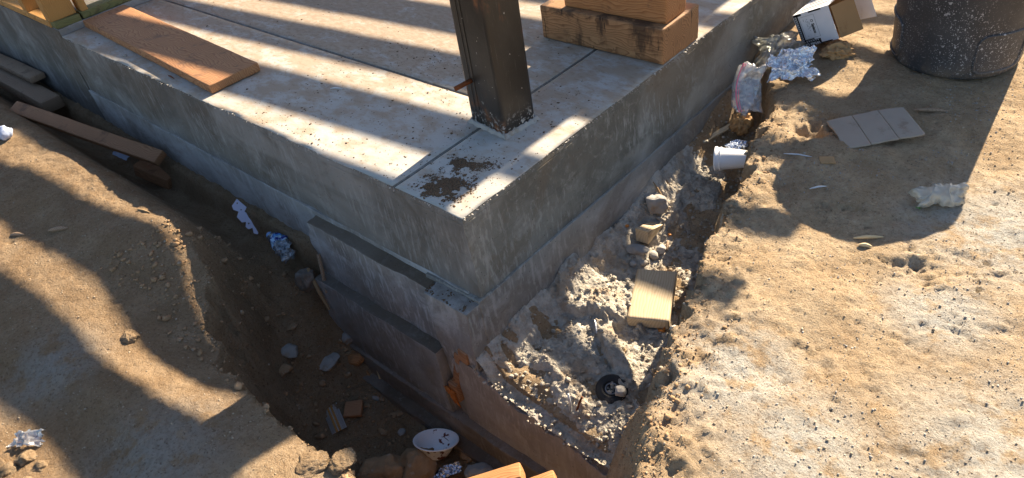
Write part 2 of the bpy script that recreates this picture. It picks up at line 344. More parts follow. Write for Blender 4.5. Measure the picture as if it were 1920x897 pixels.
def m_wood(name,early,late,ring=.006,dirt=(.10,.06,.04),dm=.35,wav=.006,cy=.3,cz=-.35,rough=.72,stain=0):
    n=NT(name,rough,.25); r=n.rand(); off=n.math('MULTIPLY',r,7.3)
    s=n.sep(); wv=n.noise(1.0,3,.5,v=n.comb(n.math('MULTIPLY',s[0],3.2),n.math('ADD',n.math('MULTIPLY',s[1],9),off),n.math('MULTIPLY',s[2],9)))
    wv2=n.noise(1.0,2,.5,v=n.comb(n.math('MULTIPLY',s[0],11),n.math('ADD',n.math('MULTIPLY',s[1],30),off),n.math('MULTIPLY',s[2],30)))
    y=n.math('ADD',s[1],n.math('MULTIPLY',n.math('SUBTRACT',wv,.5),wav*14)); y=n.math('ADD',y,n.math('MULTIPLY',n.math('SUBTRACT',wv2,.5),wav*1.5))
    y=n.math('ADD',y,n.math('MULTIPLY_ADD',r,.08)); yy=n.math('SUBTRACT',y,cy*.3); zz=n.math('SUBTRACT',s[2],cz*.3)
    rad=n.math('SQRT',n.math('ADD',n.math('MULTIPLY',yy,yy),n.math('MULTIPLY',zz,zz)))
    fr=n.math('FRACT',n.math('DIVIDE',rad,ring)); lt=n.ramp(fr,(0,0.),(.55,.35),(.88,1.),(1.,0.))
    fib=n.noise(1.0,4,.6,v=n.comb(n.math('MULTIPLY',s[0],14),n.math('MULTIPLY',s[1],420),n.math('MULTIPLY',s[2],420)))
    c=n.mix(n.math('MULTIPLY',lt,.85),early,late); c=n.mix(n.mr(fib,.4,.75,0,.3),c,late)
    c=n.mix(n.mr(n.noise(5,4,.6,v=n.comb(n.math('MULTIPLY',s[0],.8),n.math('ADD',s[1],off),s[2])),.35,.7,0,.4),c,n.mix(.5,c,late))
    c=n.mix(n.mr(n.noise(9,5,.65,v=n.comb(s[0],n.math('ADD',s[1],off),s[2])),.56,.70,0,dm),c,dirt)
    c=n.mix(n.mr(n.noise(120,3,.6),.66,.74,0,.4),c,dirt)
    if stain: c=n.mix(n.math('MULTIPLY',n.mr(n.noise(7,5,.65,v=n.map((1,1,.35))),.50,.62),stain),c,(.03,.02,.015)); c=n.mix(n.mr(n.noise(22,3,.6,v=n.map((1.6,1,.3))),.66,.70,0,stain),c,(.015,.01,.008))
    b=n.bump(lt,.0005,.5); b=n.bump(fib,.0006,.6,b); return n.fin(c,b)
def m_plain(name,c,rough=.6,spec=.4,metal=0,var=.15,bs=80,bd=.0006,dirt=None):
    n=NT(name,rough,spec); q=n.mix(n.mr(n.noise(bs*.2,4),.3,.7,0,var),c,tuple(k*.6 for k in c))
    if dirt: q=n.mix(n.mr(n.noise(dirt[1],5,.65),dirt[2],dirt[2]+.1,0,dirt[3]),q,dirt[0])
    n.b.inputs['Metallic'].default_value=metal
    return n.fin(q,n.bump(n.noise(bs,4,.6),bd,.7))
def m_steel():
    n=NT('mill scale steel',.42,.5); s=n.sep()
    c=n.mix(n.mr(n.noise(5,5,.6,v=n.map((1,1,.35))),.35,.68),(.010,.009,.0085),(.028,.025,.022))
    rs=n.noise(7,5,.6,v=n.map((1,1,.45),loc=(1.3,.6,.2))); m=n.mr(rs,.58,.69,0,.95)
    c=n.mix(m,c,n.mix(n.mr(n.noise(40,4),.4,.65),(.10,.036,.012),(.22,.085,.025)))
    c=n.mix(n.mr(n.noise(90,2,.5,v=n.map((1,1,.5))),.72,.76,0,.8),c,(.5,.48,.44)); c=n.mix(n.mr(n.noise(9,3,.6,v=n.map((60,60,1.0),(.05,.1,0))),.66,.72,0,.35),c,(.26,.24,.21))
    base=n.math('MULTIPLY',n.mr(s[2],.09,.0),n.mr(n.noise(55,4,.7),.52,.62)); c=n.mix(base,c,(.45,.43,.40))
    return n.fin(c,n.bump(n.noise(60,4,.6),.0012,.5),n.mix(m,(.38,.38,.38),(.9,.9,.9)))
def m_bin():
    n=NT('weathered grey plastic',.55,.4); c=n.mix(n.mr(n.noise(4,4),.35,.7),(.040,.041,.046),(.068,.069,.073))
    a=n.noise(85,2,.5,v=n.map((1,1,.8),(.3,.4,.7))); pm=n.mr(n.noise(5,3,.6),.40,.62,.15,1); c=n.mix(n.math('MULTIPLY',n.mr(a,.65,.70,0,.85),pm),c,(.46,.46,.48))
    a2=n.noise(190,2,.5); c=n.mix(n.math('MULTIPLY',n.mr(a2,.61,.67,0,.8),pm),c,(.50,.50,.52))
    sc=n.noise(30,2,.5,v=n.map((1,1,6),(.9,.5,.2))); c=n.mix(n.mr(sc,.71,.745,0,.5),c,(.4,.4,.4)); s=n.sep()
    dm=n.math('MULTIPLY',n.mr(s[2],.10,.0,0,.5),n.mr(n.noise(9,5,.65),.38,.62)); c=n.mix(dm,c,(.26,.19,.125))
    return n.fin(c,n.bump(n.noise(150,3,.6),.0008,.6))
def m_film(name,tint,alpha=.35,rough=.12,gl=.25):
    n=NT(name,rough,.5); t=n.t; tr=t.nodes.new('ShaderNodeBsdfTransparent'); tr.inputs[0].default_value=(*tint,1); tl=t.nodes.new('ShaderNodeBsdfTranslucent'); tl.inputs[0].default_value=(*[min(1,k*.9) for k in tint],1); gls=t.nodes.new('ShaderNodeBsdfGlossy'); gls.inputs['Roughness'].default_value=rough
    df=t.nodes.new('ShaderNodeBsdfDiffuse'); df.inputs[0].default_value=(*[k*.85 for k in tint],1)
    b=n.bump(ridgen(n),.006,.8)
    for q in (tl,gls,df): t.links.new(b,q.inputs['Normal'])
    def mx(a,b_,f):
        m=t.nodes.new('ShaderNodeMixShader'); n.set(m.inputs[0],f); t.links.new(a,m.inputs[1]); t.links.new(b_,m.inputs[2]); return m.outputs[0]
    body=mx(tl.outputs[0],df.outputs[0],.5); sh=mx(tr.outputs[0],body,alpha); fr=t.nodes.new('ShaderNodeFresnel'); fr.inputs[0].default_value=1.5; t.links.new(b,fr.inputs['Normal'])
    sh=mx(sh,gls.outputs[0],n.math('ADD',fr.outputs[0],gl*.25,True)); t.links.new(sh,n.out.inputs[0]); return n.m
def ridgen(n): 
    a=n.noise(35,4,.6,dist=1.2); return n.math('ABSOLUTE',n.math('SUBTRACT',a,.5))
def m_foil(name,c=(.86,.87,.90)):
    n=NT(name,.16,.5); n.b.inputs['Metallic'].default_value=1.0; v=n.vor(75,feat='F1'); 
    return n.fin(n.mix(n.mr(n.noise(40,3),.4,.7,0,.4),c,tuple(k*.8 for k in c)),n.bump(v,.006,.9,n.bump(n.noise(90,4,.6,dist=1),.005,.9)),.2)
def m_bowl():
    n=NT('foam bowl',.55,.35); s=n.sep(); m=n.math('MULTIPLY',n.mr(n.noise(30,3,.55),.60,.63),n.mr(n.noise(9,2),.38,.55)); return n.fin(n.mix(m,(.80,.80,.82),(.13,.03,.02)))
M=dict(
 ground=m_ground(), spill=m_spill(), slab=m_slab(),
 wallA=m_wall('form finished concrete upper',(.118,.108,.096),(.178,.167,.154),(.35,.34,.33),1,dirt=(.115,.085,.058),dn=.5),
 wallB=m_wall('form finished concrete lower',(.215,.200,.185),(.30,.285,.27),(.50,.485,.475),2,eff=(-.62,-.42,-.31)),
 wallR=m_wall('form finished concrete side',(.122,.116,.100),(.185,.179,.160),(.39,.38,.355),3,True),
 wallR2=m_wall('form finished concrete side lower',(.185,.176,.158),(.25,.242,.222),(.44,.43,.405),4,True,dn=.25),
 course=m_wall('board formed course',(.22,.20,.185),(.33,.31,.295),(.55,.53,.52),5,dn=.4),
 ledge=m_wall('dusty ledge',(.10,.080,.062),(.15,.122,.098),(.28,.245,.21),6,True),
 foot=m_wall('stained footing',(.16,.132,.108),(.21,.175,.145),(.33,.285,.25),7,dn=.5),
 footred=m_wall('earth stained concrete',(.27,.23,.205),(.36,.315,.285),(.50,.45,.42),8,dirt=(.26,.17,.11),dn=.35),
 pine=m_wood('fresh fir',(.50,.285,.125),(.33,.150,.050),.006,dm=.25),
 fir=m_wood('orange fir timber',(.46,.235,.10),(.22,.085,.03),.008,dm=.45,cy=.5,cz=-.6,wav=.008),
 timber=m_wood('weathered fir timber',(.40,.22,.105),(.16,.072,.032),.008,dirt=(.045,.03,.022),dm=.8,cy=.5,cz=-.6,wav=.009,stain=.75),
 plank=m_wood('reddish fir plank',(.42,.22,.105),(.21,.088,.040),.011,dirt=(.13,.08,.055),dm=.6,cy=.1,cz=-.35,wav=.011),
 stud=m_wood('yellow stud lumber',(.52,.290,.100),(.33,.150,.042),.006,dm=.15),
 treated=m_wood('treated plate',(.20,.185,.075),(.10,.10,.04),.006,dm=.5),
 oldwood=m_wood('old brown lumber',(.44,.23,.12),(.22,.105,.05),.006,dm=.6),
 greywood=m_wood('weathered grey lumber',(.38,.265,.175),(.19,.125,.08),.006,dm=.6),
 palewood=m_wood('pale offcut',(.58,.47,.32),(.42,.30,.18),.010,dm=.35),
 steel=m_steel(), bin=m_bin(),
 rust=m_plain('rusty iron',(.17,.055,.02),.9,.2,0,.5,120,.001), galv=m_plain('galvanised steel',(.62,.63,.65),.4,.5,.35,.2),
 black=m_plain('black print',(.012,.012,.014),.5), white=m_plain('white card',(.72,.72,.75),.6,dirt=((.4,.36,.32),14,.6,.3)), ink=m_plain('grey print',(.10,.10,.12),.6),
 kraft=m_plain('brown cardboard',(.38,.235,.115),.85,.2,dirt=((.2,.12,.06),12,.58,.4)), kraftgrey=m_plain('dusty cardboard',(.40,.32,.25),.9,.15,dirt=((.22,.15,.10),16,.58,.5)), paper=m_plain('brown paper',(.47,.29,.14),.85,.2,0,.3),
 foam=m_plain('white foam',(.83,.83,.85),.45,.4,0,.05,200,.0003), bowl=m_bowl(),
 foil=m_foil('crumpled foil'), foilb=m_foil('bluish foil',(.62,.70,.86)),
 film=m_film('clear bag film',(.97,.97,.98),.33,.1,.6), filmg=m_film('smoky bag film',(.62,.62,.58),.42), filmy=m_film('yellowed bag film',(.97,.92,.80),.55,.22,.3), pet=m_film('clear bottle plastic',(.80,.90,1.0),.30,.08,.6), bluelabel=m_plain('blue bottle label',(.10,.36,.80),.4), navy=m_plain('navy print',(.01,.02,.22),.4), labelwhite=m_plain('pale blue label',(.45,.66,.90),.4), cap=m_plain('pale blue cap',(.25,.45,.78),.45),
 pink=m_plain('pink zip strip',(.75,.16,.27),.4), lav=m_plain('white painted bracket',(.66,.66,.82),.4), bluefoam=m_plain('crumpled pale plastic',(.50,.58,.78),.5),
 rubber=m_plain('black rubber',(.022,.022,.023),.7,.3,0,.3,100,.001,((.30,.24,.18),11,.58,.3)), hub=m_plain('grey wheel hub',(.18,.18,.19),.5,.4,.3), orange=m_plain('orange peel',(.55,.20,.035),.6), splint=m_plain('orange splintered wood',(.45,.15,.035),.8,.2,0,.5,150,.002),
 stone=m_plain('grey stone',(.33,.31,.285),.9,.2,0,.4,90,.003,((.30,.2,.12),9,.55,.6)), pale=m_plain('pale concrete chip',(.40,.37,.335),.9,.2,0,.4,120,.003,((.3,.2,.12),12,.56,.5)), clod=m_plain('dirt clod',(.36,.235,.135),.95,.1,0,.6,110,.006,((.46,.42,.36),30,.58,.5)), crumb=m_plain('dark dirt crumbs',(.135,.088,.056),.95,.1,0,.4), peb=m_plain('pebbles',(.45,.36,.26),.9,.2,0,.9,60,.002,((.20,.14,.09),25,.5,.7)), twig=m_plain('dry twig',(.33,.22,.12),.9,.2,0,.5), straw=m_plain('pale splinter',(.62,.48,.28),.8,.2,0,.3), mesh=m_plain('wire',(.2,.15,.11),.6,.4,.5), collate=m_plain('orange collation strip',(.42,.20,.05),.7))
# ------------------------------------------------ ground
def axis(a,b,st,lo,hi):
    c=list(np.arange(a,b+1e-6,st)); s=st; v=a
    while v>lo: s*=1.35; v-=s; c.insert(0,v)
    s=st; v=c[-1]
    while v<hi: s*=1.35; v+=s; c.append(v)
    return np.array(c)
gx=axis(-3.7,1.75,.0085,-60,60); gy=axis(-1.55,2.75,.0085,-60,60)
GX,GY=np.meshgrid(gx,gy,indexing='ij'); GZ=ground_z(GX,GY)
FG=gridF(len(gx),len(gy)); cx=GX.ravel()[FG].mean(1); cy=GY.ravel()[FG].mean(1)
keep=~((cx>-8.9)&(cx<-.05)&(cy>.05)&(cy<8.9))
VG=np.stack([GX.ravel(),GY.ravel(),GZ.ravel()],1); FG=FG[keep]; us=np.unique(FG); rm=np.full(len(VG),-1); rm[us]=np.arange(len(us))
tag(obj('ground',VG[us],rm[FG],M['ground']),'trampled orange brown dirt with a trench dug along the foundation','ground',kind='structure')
def gz(x,y): return float(ground_z(np.array([x]),np.array([y]))[0])
# ------------------------------------------------ foundation
FD=tag(empty('concrete_foundation'),'grey concrete slab foundation with exposed form marked sides and corner','foundation')
def wd(V):
    V=V.copy(); x,y,z=V.T.copy()
    oy=np.abs(y)<.0015; ox=np.abs(x)<.0015
    V[oy,1]+=.0035*fb2(x[oy],z[oy],5,3,31)+.0012*vn2(x[oy]*60,z[oy]*60,7)
    V[ox,0]+=.0035*fb2(y[ox],z[ox],5,3,41)+.0012*vn2(y[ox]*60,z[ox]*60,8)
    t=z>-.0045
    for o,c in ((oy,x),(ox,y)):
        k=t&o; ch=np.clip(fb2(c[k]*1.0,c[k]*0+2,22,3,51)-.35,0,1); V[k,2]-=.0015+.004*ch
        V[k,1 if o is oy else 0]+=(.003+.003*ch)*(1 if o is oy else -1)
    return V
def setmats(o,ms,rule):
    for m in ms: o.data.materials.append(m)
    n=np.empty(len(o.data.polygons)*3); o.data.polygons.foreach_get('normal',n); c=np.empty_like(n); o.data.polygons.foreach_get('center',c)
    o.data.polygons.foreach_set('material_index',rule(n.reshape(-1,3),c.reshape(-1,3)).astype(np.int32))
def r3(n,c): return np.where(n[:,2]>.6,0,np.where(n[:,0]>.5,2,1))
def panel(x0,x1,y0,y1):
    def dp(V):
        W=wd(V); top=V[:,2]>-1e-6
        for a,e,s in ((0,x0,1),(0,x1,-1),(1,y0,1),(1,y1,-1)):
            if abs(e)<1e-6: continue
            k=top&(np.abs(V[:,a]-e)<1e-6); W[k,2]-=.004; W[k,a]+=s*.0015
        W[top,2]+=.0012*fb2(V[top,0],V[top,1],4,3,71); return W
    V,F=gridbox(x0,x1,y0,y1,-.022,0,.03,dp)
    o=obj('slab_panel',V,F,M['slab'],FD); setmats(o,[M['wallA'],M['wallR']],r3); return o
JX,JY,G=-.32,.564,.0025
panel(JX+G,0,0,6); panel(-3.055,JX-G,0,JY-G); panel(-8,JX-G,JY+G,3.2)
V,F=gridbox(-3.06,0,0,7,-.33,-.022,.03,wd); o=obj('slab_body',V,F,M['wallA'],FD); setmats(o,[M['wallA'],M['wallR']],r3)
# stem wall under the slab: left face and right face courses, a hair proud of the slab
def wn(ax,seed,amp=.004,sc=6):
    def d(V):
        V=V.copy(); W=V.copy(); o=[k for k in range(3) if k!=ax]; W[:,ax]+=amp*fb2(V[:,o[0]],V[:,o[1]],sc,3,seed)+amp*.3*vn2(V[:,o[0]]*60,V[:,o[1]]*60,seed)
        W[:,2]+=np.where(V[:,2]>V[:,2].max()-1e-4,.0022*fb2(V[:,0]+V[:,1],V[:,0]-V[:,1],9,3,seed+3),0); return W
    return d
V,F=gridbox(-3.06,-.05,-.005,.25,-1.15,-.318,.025,wn(1,81)); obj('stem_wall',V,F,M['wallB'],FD)
V,F=gridbox(-.25,.007,-.015,7,-1.2,-.322,.025,wn(0,82,.003)); o=obj('stem_wall',V,F,M['wallR2'],FD)
# higher pour beyond the cold joint
V,F=gridbox(-9,-3.068,.002,.35,-1.1,.031,.04,wn(1,83)); obj('stem_wall',V,F,M['wallA'],FD)
V,F=gridbox(-3.17,-3.066,.36,3.4,-.3,.032,.03,wn(0,84)); obj('curb',V,F,M['wallB'],FD)
V,F=gridbox(-3.16,-3.064,.008,.356,-.3,.0315,.03,wn(0,85,.002)); obj('curb',V,F,M['wallB'],FD)
# stepped board formed courses near the corner
def rough_end(seed,x0):
    b=wn(1,seed,.005)
    def d(V):
        W=b(V); k=V[:,0]<x0+.03; W[k,0]+=.022*fb2(V[k,1],V[k,2],14,3,seed)*np.clip(1-(V[k,0]-x0)/.03,0,1); return W
    return d
rl=lambda n,c: np.where(n[:,2]>.6,1,0)
V,F=gridbox(-.905,-.205,-.056,.05,-.64,-.338,.018,rough_end(91,-.905)); o=obj('formed_course',V,F,M['course'],FD); setmats(o,[M['ledge']],rl)
V,F=gridbox(-.93,-.19,-.104,.04,-.95,-.606,.018,rough_end(92,-.93)); o=obj('formed_course',V,F,M['wallB'],FD); setmats(o,[M['ledge']],rl)
def butt(V):
    W=wn(1,93,.005)(V); k=V[:,0]<-.1; W[k,0]+=.035*(V[k,2]+.33)/.6*-1-.01*fb2(V[k,2],V[k,2]*0,8,2,94); W[:,2]+=np.where(V[:,2]>-.333,.004*fb2(V[:,0],V[:,1],20,3,95),0); return W
V,F=gridbox(-.195,.004,-.079,.1,-.96,-.332,.015,butt); o=obj('corner_buttress',V,F,M['course'],FD); setmats(o,[M['wallR2']],lambda n,c: np.where(n[:,0]>.5,1,0))
def ext(V):
    W=wn(1,96,.005)(V); t=li(V[:,0],[0,.11,.42,.7],[-.59,-.655,-.705,-.76])+.022*fb2(V[:,0],V[:,1],16,4,97); W[:,2]=-1.0+(V[:,2]+1.0)/(.4)*(t+1.0); return W
V,F=gridbox(-.12,.72,-.086,.02,-1.0,-.6,.015,ext); obj('footing_wall',V,F,M['footred'],FD)
V,F=gridbox(-.94,.75,-.116,.0,-1.3,-.935,.02,wn(1,98,.004)); obj('footing_wall',V,F,M['foot'],FD)
V,F=gridbox(-.72,.8,-.165,-.04,-1.4,-1.03,.02,wn(1,99,.006)); o=obj('footing',V,F,M['foot'],FD); setmats(o,[M['ledge']],rl)
# ------------------------------------------------ spilled concrete on the shelf
sx=np.arange(.004,.68,.0052); sy=np.arange(-.082,1.6,.0052)
def spz(X,Y):
    z=spill_z(X,Y)+.002; n2=fb2(X,Y,9.,3,11)
    a=fb2(X,Y,5,3,131); z=z+.012*ss(-.2,.35,a)
    for cx_,cy_,a_,b_,rt,h in ((.14,.42,.14,.10,.5,.040),(.27,.29,.12,.028,-.6,.022),(.34,.24,.12,.024,-.62,.020),(.06,.86,.07,.2,.1,.03),(.22,.04,.22,.04,-.2,.012),(.10,.62,.09,.05,.4,.012)):
        c,s_=math.cos(rt),math.sin(rt); u=(X-cx_)*c+(Y-cy_)*s_; v=-(X-cx_)*s_+(Y-cy_)*c
        q=np.maximum(np.abs(u)/a_,np.abs(v)/b_)+.25*fb2(X,Y,14,3,133); z=z+h*ss(1.15,.8,q)
    z=z+.006*np.abs(fb2(X,Y,30,2,137))+.006*np.abs(fb2(X,Y,70,2,139))+.004*vn2(X*150,Y*150,141)
    for cx_,cy_,r_ in ((.085,.06,.075),(.17,.03,.05),(.30,.62,.11),(.25,.95,.09),(.06,.20,.05),(.33,.12,.05)):
        z=z-.018*ss(1.2,.5,np.hypot((X-cx_)/1.3,Y-cy_)/r_+.35*fb2(X,Y,18,3,143))
    z=z-.08*ss(rimR(Y)-.16,rimR(Y)-.05,X+.06*n2)-.06*ss(1.15,1.5,Y)
    z=z-.03*ss(.0,-.06,Y)
    return np.where(z<ground_z(X,Y)-.02,ground_z(X,Y)-.02,z)
SXX,SYY=np.meshgrid(sx,sy,indexing='ij'); SZ=spz(SXX,SYY)
tag(obj('concrete_spill',np.stack([SXX.ravel(),SYY.ravel(),SZ.ravel()],1),gridF(len(sx),len(sy)),M['spill']),'rough lumpy grey concrete overspill hardened along the foot of the side wall','concrete spill')
def top_z(x,y):
    if x<0 and y>0: return 0.
    g=gz(x,y)
    if 0<x<.67 and -.06<y<1.7: g=max(g,float(spz(np.array([x]),np.array([y]))[0]))
    return g
# ------------------------------------------------ framing overhead (behind and above the picture; it throws the striped shade)
H=2.4; NR=(-7,8)
for k in range(NR[0],NR[1]+1):
    yc=4.618+.402*k; x0,x1,xt=-6.2,-.31,.436
    th=math.atan(.09); R_=empty('rafter',(-1.23,yc,H),(0,0,th)); tag(R_,'overhead fir rafter with notched tail casting a stripe of shade on the slab','rafter','rafters over the slab')
    V,F=gridbox(x0+1.23,x1+1.23,-.019,.019,0,.14,.8); obj('rafter_body',V,F,M['stud'],R_,False)
    V,F=gridbox(x1+1.232,xt+1.23,-.0185,.0185,.064,.139,.8); obj('rafter_tail',V,F,M['stud'],R_,False)
V,F=gridbox(-.51,-.31,1.2,9,2.2,2.398,1.0); tag(obj('girder',V,F,M['fir'],smooth=False),'thick overhead timber girder carrying the rafters','girder')
def steel_post(name,x,y,rz,w,d,h,label):
    P_=empty(name,(x,y,0),(0,0,rz)); tag(P_,label,'steel post')
    bm=bmesh.new(); r=.016; pts=[]
    for cx_,cy_,a0 in ((w/2-r,d/2-r,0),(-w/2+r,d/2-r,90),(-w/2+r,-d/2+r,180),(w/2-r,-d/2+r,270)):
        for t in range(5): a=math.radians(a0+t*22.5); pts.append((cx_+r*math.cos(a),cy_+r*math.sin(a)))
    nz=40; V=[];F=[]; n=len(pts)
    for i in range(nz+1):
        z=h*(i/nz)**1.6
        for p in pts: V.append((p[0],p[1],z))
    for i in range(nz):
        for j in range(n): F.append((i*n+j,i*n+(j+1)%n,(i+1)*n+(j+1)%n,(i+1)*n+j))
    F.append(tuple(nz*n+j for j in range(n))); obj('tube_wall',V,F,M['steel'],P_,False).data.polygons.foreach_set('use_smooth',np.array([True]*(len(F)-1)+[False]))
    return P_
# ------------------------------------------------ posts
steel_post('steel_post',-.445,3.16,0,.15,.15,2.2,'dark steel post under the girder at the back of the slab')
P=steel_post('steel_post',-.279,.489,math.radians(-6.5),.184,.146,2.35,'dark rust patched square steel post standing on the slab near its corner')
# seam bead, rusty rod, grout collar of the post in front
V,F=gridbox(-.035,-.027,-.0745,-.0725,.0,2.3,.5); obj('weld_seam',V,F,M['steel'],P)
V,F=gridbox(-.052,-.049,-.0742,-.0728,.0,2.3,.5); obj('weld_seam',V,F,M['steel'],P)
V,F=tube([(-.045,-.07,.175),(-.05,-.10,.172),(-.058,-.135,.167)],.0085,10); obj('threaded_rod',V,F,M['rust'],P)
def collar():
    V=[];F=[];pts=[]
    for a,b in (((-.095,-.076),(.095,-.076)),((.095,-.076),(.095,.076)),((.095,.076),(-.095,.076)),((-.095,.076),(-.095,-.076))):
        for t in np.linspace(0,1,14,endpoint=False): pts.append((a[0]+(b[0]-a[0])*t,a[1]+(b[1]-a[1])*t))
    n=len(pts)
    for k,(s,z) in enumerate(((1.09,0),(1.05,.006),(1.005,.014),(.95,.012))):
        for i,(x,y) in enumerate(pts):
            j=1+.03*math.sin(i*2.3+k)+.02*math.sin(i*5.1); V.append((x*s*j if k<2 else x*s,y*s*j if k<2 else y*s,z*(.7+.6*abs(math.sin(i*1.7)))))
    for k in range(3):
        for i in range(n): F.append((k*n+i,k*n+(i+1)%n,(k+1)*n+(i+1)%n,(k+1)*n+i))
    return V,F
V,F=collar(); obj('grout_collar',V,F,M['pale'],P)
# ------------------------------------------------ lumber on the slab
tag(board('wooden_plank',frame((-2.288,.213,.0205),(1.525,-.079,0)),1.495,.236,.038,M['plank'],seed=1,cuts=60),'long reddish fir plank lying flat on the slab beside its edge','plank')
tag(board('timber_block',frame((-.297,1.204,.071),(1,.001,0)),.58,.25,.138,M['timber'],.004,seed=2,cuts=30),'thick stained fir timber block lying on the slab under a smaller one','timber')
tag(board('timber_block',frame((-.252,1.186,.211),(1,.03,0)),.462,.14,.14,M['fir'],.004,seed=3,cuts=30),'clean orange fir timber block resting on top of a stained timber','timber')
# ------------------------------------------------ stud walls
WX=tag(empty('stud_wall',(-3.1,0,.031)),'yellow framed stud wall standing on the higher concrete beyond the slab end','stud wall')
def lb(par,name,c,s,m,seed=0,axis=2):
    L=[s[axis]]+[s[k] for k in range(3) if k!=axis]; d=[(1,0,0),(0,1,0),(0,0,1)][axis]; up=[(0,0,1),(0,0,1),(1,0,0)][axis]
    W_,T_=( (s[1],s[2]) if axis==0 else (s[0],s[2]) if axis==1 else (s[1],s[0]))
    o=board(name,frame(c,d,up),s[axis],W_,T_,m,parent=par,seed=seed,cuts=6); return o
lb(WX,'sill_plate',(-1.9,.045,.0195),(3.72,.088,.038),M['stud'],1,0)
for k,x in enumerate((-.36,-.40,-.86,-1.27,-1.68,-2.08)): lb(WX,'stud',(x,.045,.04+.9),(.036,.086,1.8),M['stud'],k,2)
lb(WX,'corner_post',(-.036,.072,.04+.9),(.085,.138,1.8),M['stud'],9,2)
WY=tag(empty('stud_wall',(-3.115,.1,.032)),'stud wall with dark greenish treated plate on the curb across the slab end','stud wall')
lb(WY,'sill_plate',(.0,-.025,.0195),(.093,.136,.038),M['treated'],3,1); lb(WY,'sill_plate',(.0,1.62,.0195),(.093,3.13,.038),M['treated'],4,1)
for k,y in enumerate((.082,.53,.93,1.34,1.74,2.15,2.55)): lb(WY,'stud',(.0,y,.04+.9),(.086,.036,1.8),M['stud'],20+k,2)
lb(WY,'blocking',(-.01,.42,.06),(.07,.1,.037),M['fir'],33,1)
# ------------------------------------------------ lumber and trash in the trench
tag(board('lumber_piece',frame((-4.08,-.125,-.47),(1,.02,.0)),1.14,.115,.075,M['greywood'],.004,seed=5,cuts=30),'old split grey brown beam lying in the trench against the wall','lumber')
tag(board('lumber_piece',frame((-4.35,-.07,-.40),(1,.03,.02)),1.1,.09,.038,M['greywood'],.004,seed=6,cuts=20),'weathered board lying on the old split beam beside the wall','lumber')
tag(board('lumber_piece',frame((-2.73,-.206,-.385),(1.08,.258,-.13),(.0,-.4,1)),1.14,.075,.04,M['oldwood'],.003,seed=7,cuts=40),'long narrow reddish brown lumber strip propped in the trench','lumber')
tag(board('lumber_piece',frame((-2.36,-.075,-.60),(.8,.25,-.25),(.2,.1,1)),.22,.09,.07,M['oldwood'],.003,seed=8),'short dark lumber block under the end of the narrow strip','lumber')
def sheet(name,M_,w,h,m,label=None,cat=None,amp=.01,seed=0,n=40,edge=.08,parent=None,fold=None,thick=.0008):
    u=np.linspace(-1,1,n); U,W=np.meshgrid(u,u,indexing='ij')
    ang=np.arctan2(W,U); rr=1+edge*fb2(np.cos(ang)*1.5,np.sin(ang)*1.5,2.2,3,seed)
    X=U*w/2*rr; Y=W*h/2*rr
    Z=amp*(1-np.abs(fb2(X,Y,18,3,seed+1))*1.6)+amp*.5*(1-np.abs(fb2(X,Y,45,2,seed+2))*1.5)+amp*.3*vn2(X*120,Y*120,seed)
    if fold: Z=Z+fold(U,W)
    V=np.stack([X.ravel(),Y.ravel(),Z.ravel()],1); F=gridF(n,n)
    if thick:
        N=len(V); V2=V.copy(); V2[:,2]-=thick; b=[i*n for i in range(n)]+[(n-1)*n+j for j in range(1,n)]+[i*n+n-1 for i in range(n-2,-1,-1)]+[j for j in range(n-2,0,-1)]
        S=np.array([[b[i],b[(i+1)%len(b)],b[(i+1)%len(b)]+N,b[i]+N] for i in range(len(b))]); V=np.concatenate([V,V2]); F=np.concatenate([F,F[:,::-1]+N,S])
    o=obj(name,V,F,m,parent); o.matrix_local=M_
    if label: tag(o,label,cat)
    return o
def nf(p,n,xd):   # frame from normal and x direction
    z=Vector(n).normalized(); x=Vector(xd); x=(x-z*x.dot(z)).normalized(); y=z.cross(x); m=Matrix((x,y,z)).transposed().to_4x4(); m.translation=Vector(p); return m
sheet('paper_scrap',nf((-2.55,-.13,-.50),(.1,-.5,.8),(1,.3,-.3)),.13,.06,M['bluefoam'],'dirty white paper scrap tucked under the narrow lumber strip','paper',.008,3,24)
V,F=crumple((.085,.085,.075),11,3,.3); o=obj('crumpled_plastic',V,F,M['bluefoam'],smooth=False); o.location=(-2.80,-.52,top_z(-2.8,-.52)+.03); tag(o,'pale blue ball of crumpled plastic on the dirt of the trench bank','plastic ball')
# white metal bracket leaning on the wall
ol=[(-.105,.035),(-.105,-.012),(-.085,-.022),(-.055,-.012),(-.045,-.04),(-.005,-.045),(.012,-.028),(.028,-.05),(.048,-.05),(.062,-.03),(.085,-.048),(.105,-.04),(.105,.035)]
hl=[circ(-.09,.018,.005),circ(-.05,.005,.004),circ(.03,-.025,.005),circ(.06,.0,.004),circ(.088,-.02,.004),circ(.02,.012,.004),[(-.03,.010),(.005,.010),(.005,.022),(-.03,.022)]]
o=plate('metal_bracket',ol,hl,.004,M['lav']); o.matrix_world=nf((-1.475,-.05,-.545),(.42,-.62,.62),(1,.02,-.45))@Matrix.Scale(.85,4); tag(o,'white punched metal bracket leaning against the trench side of the wall','bracket')
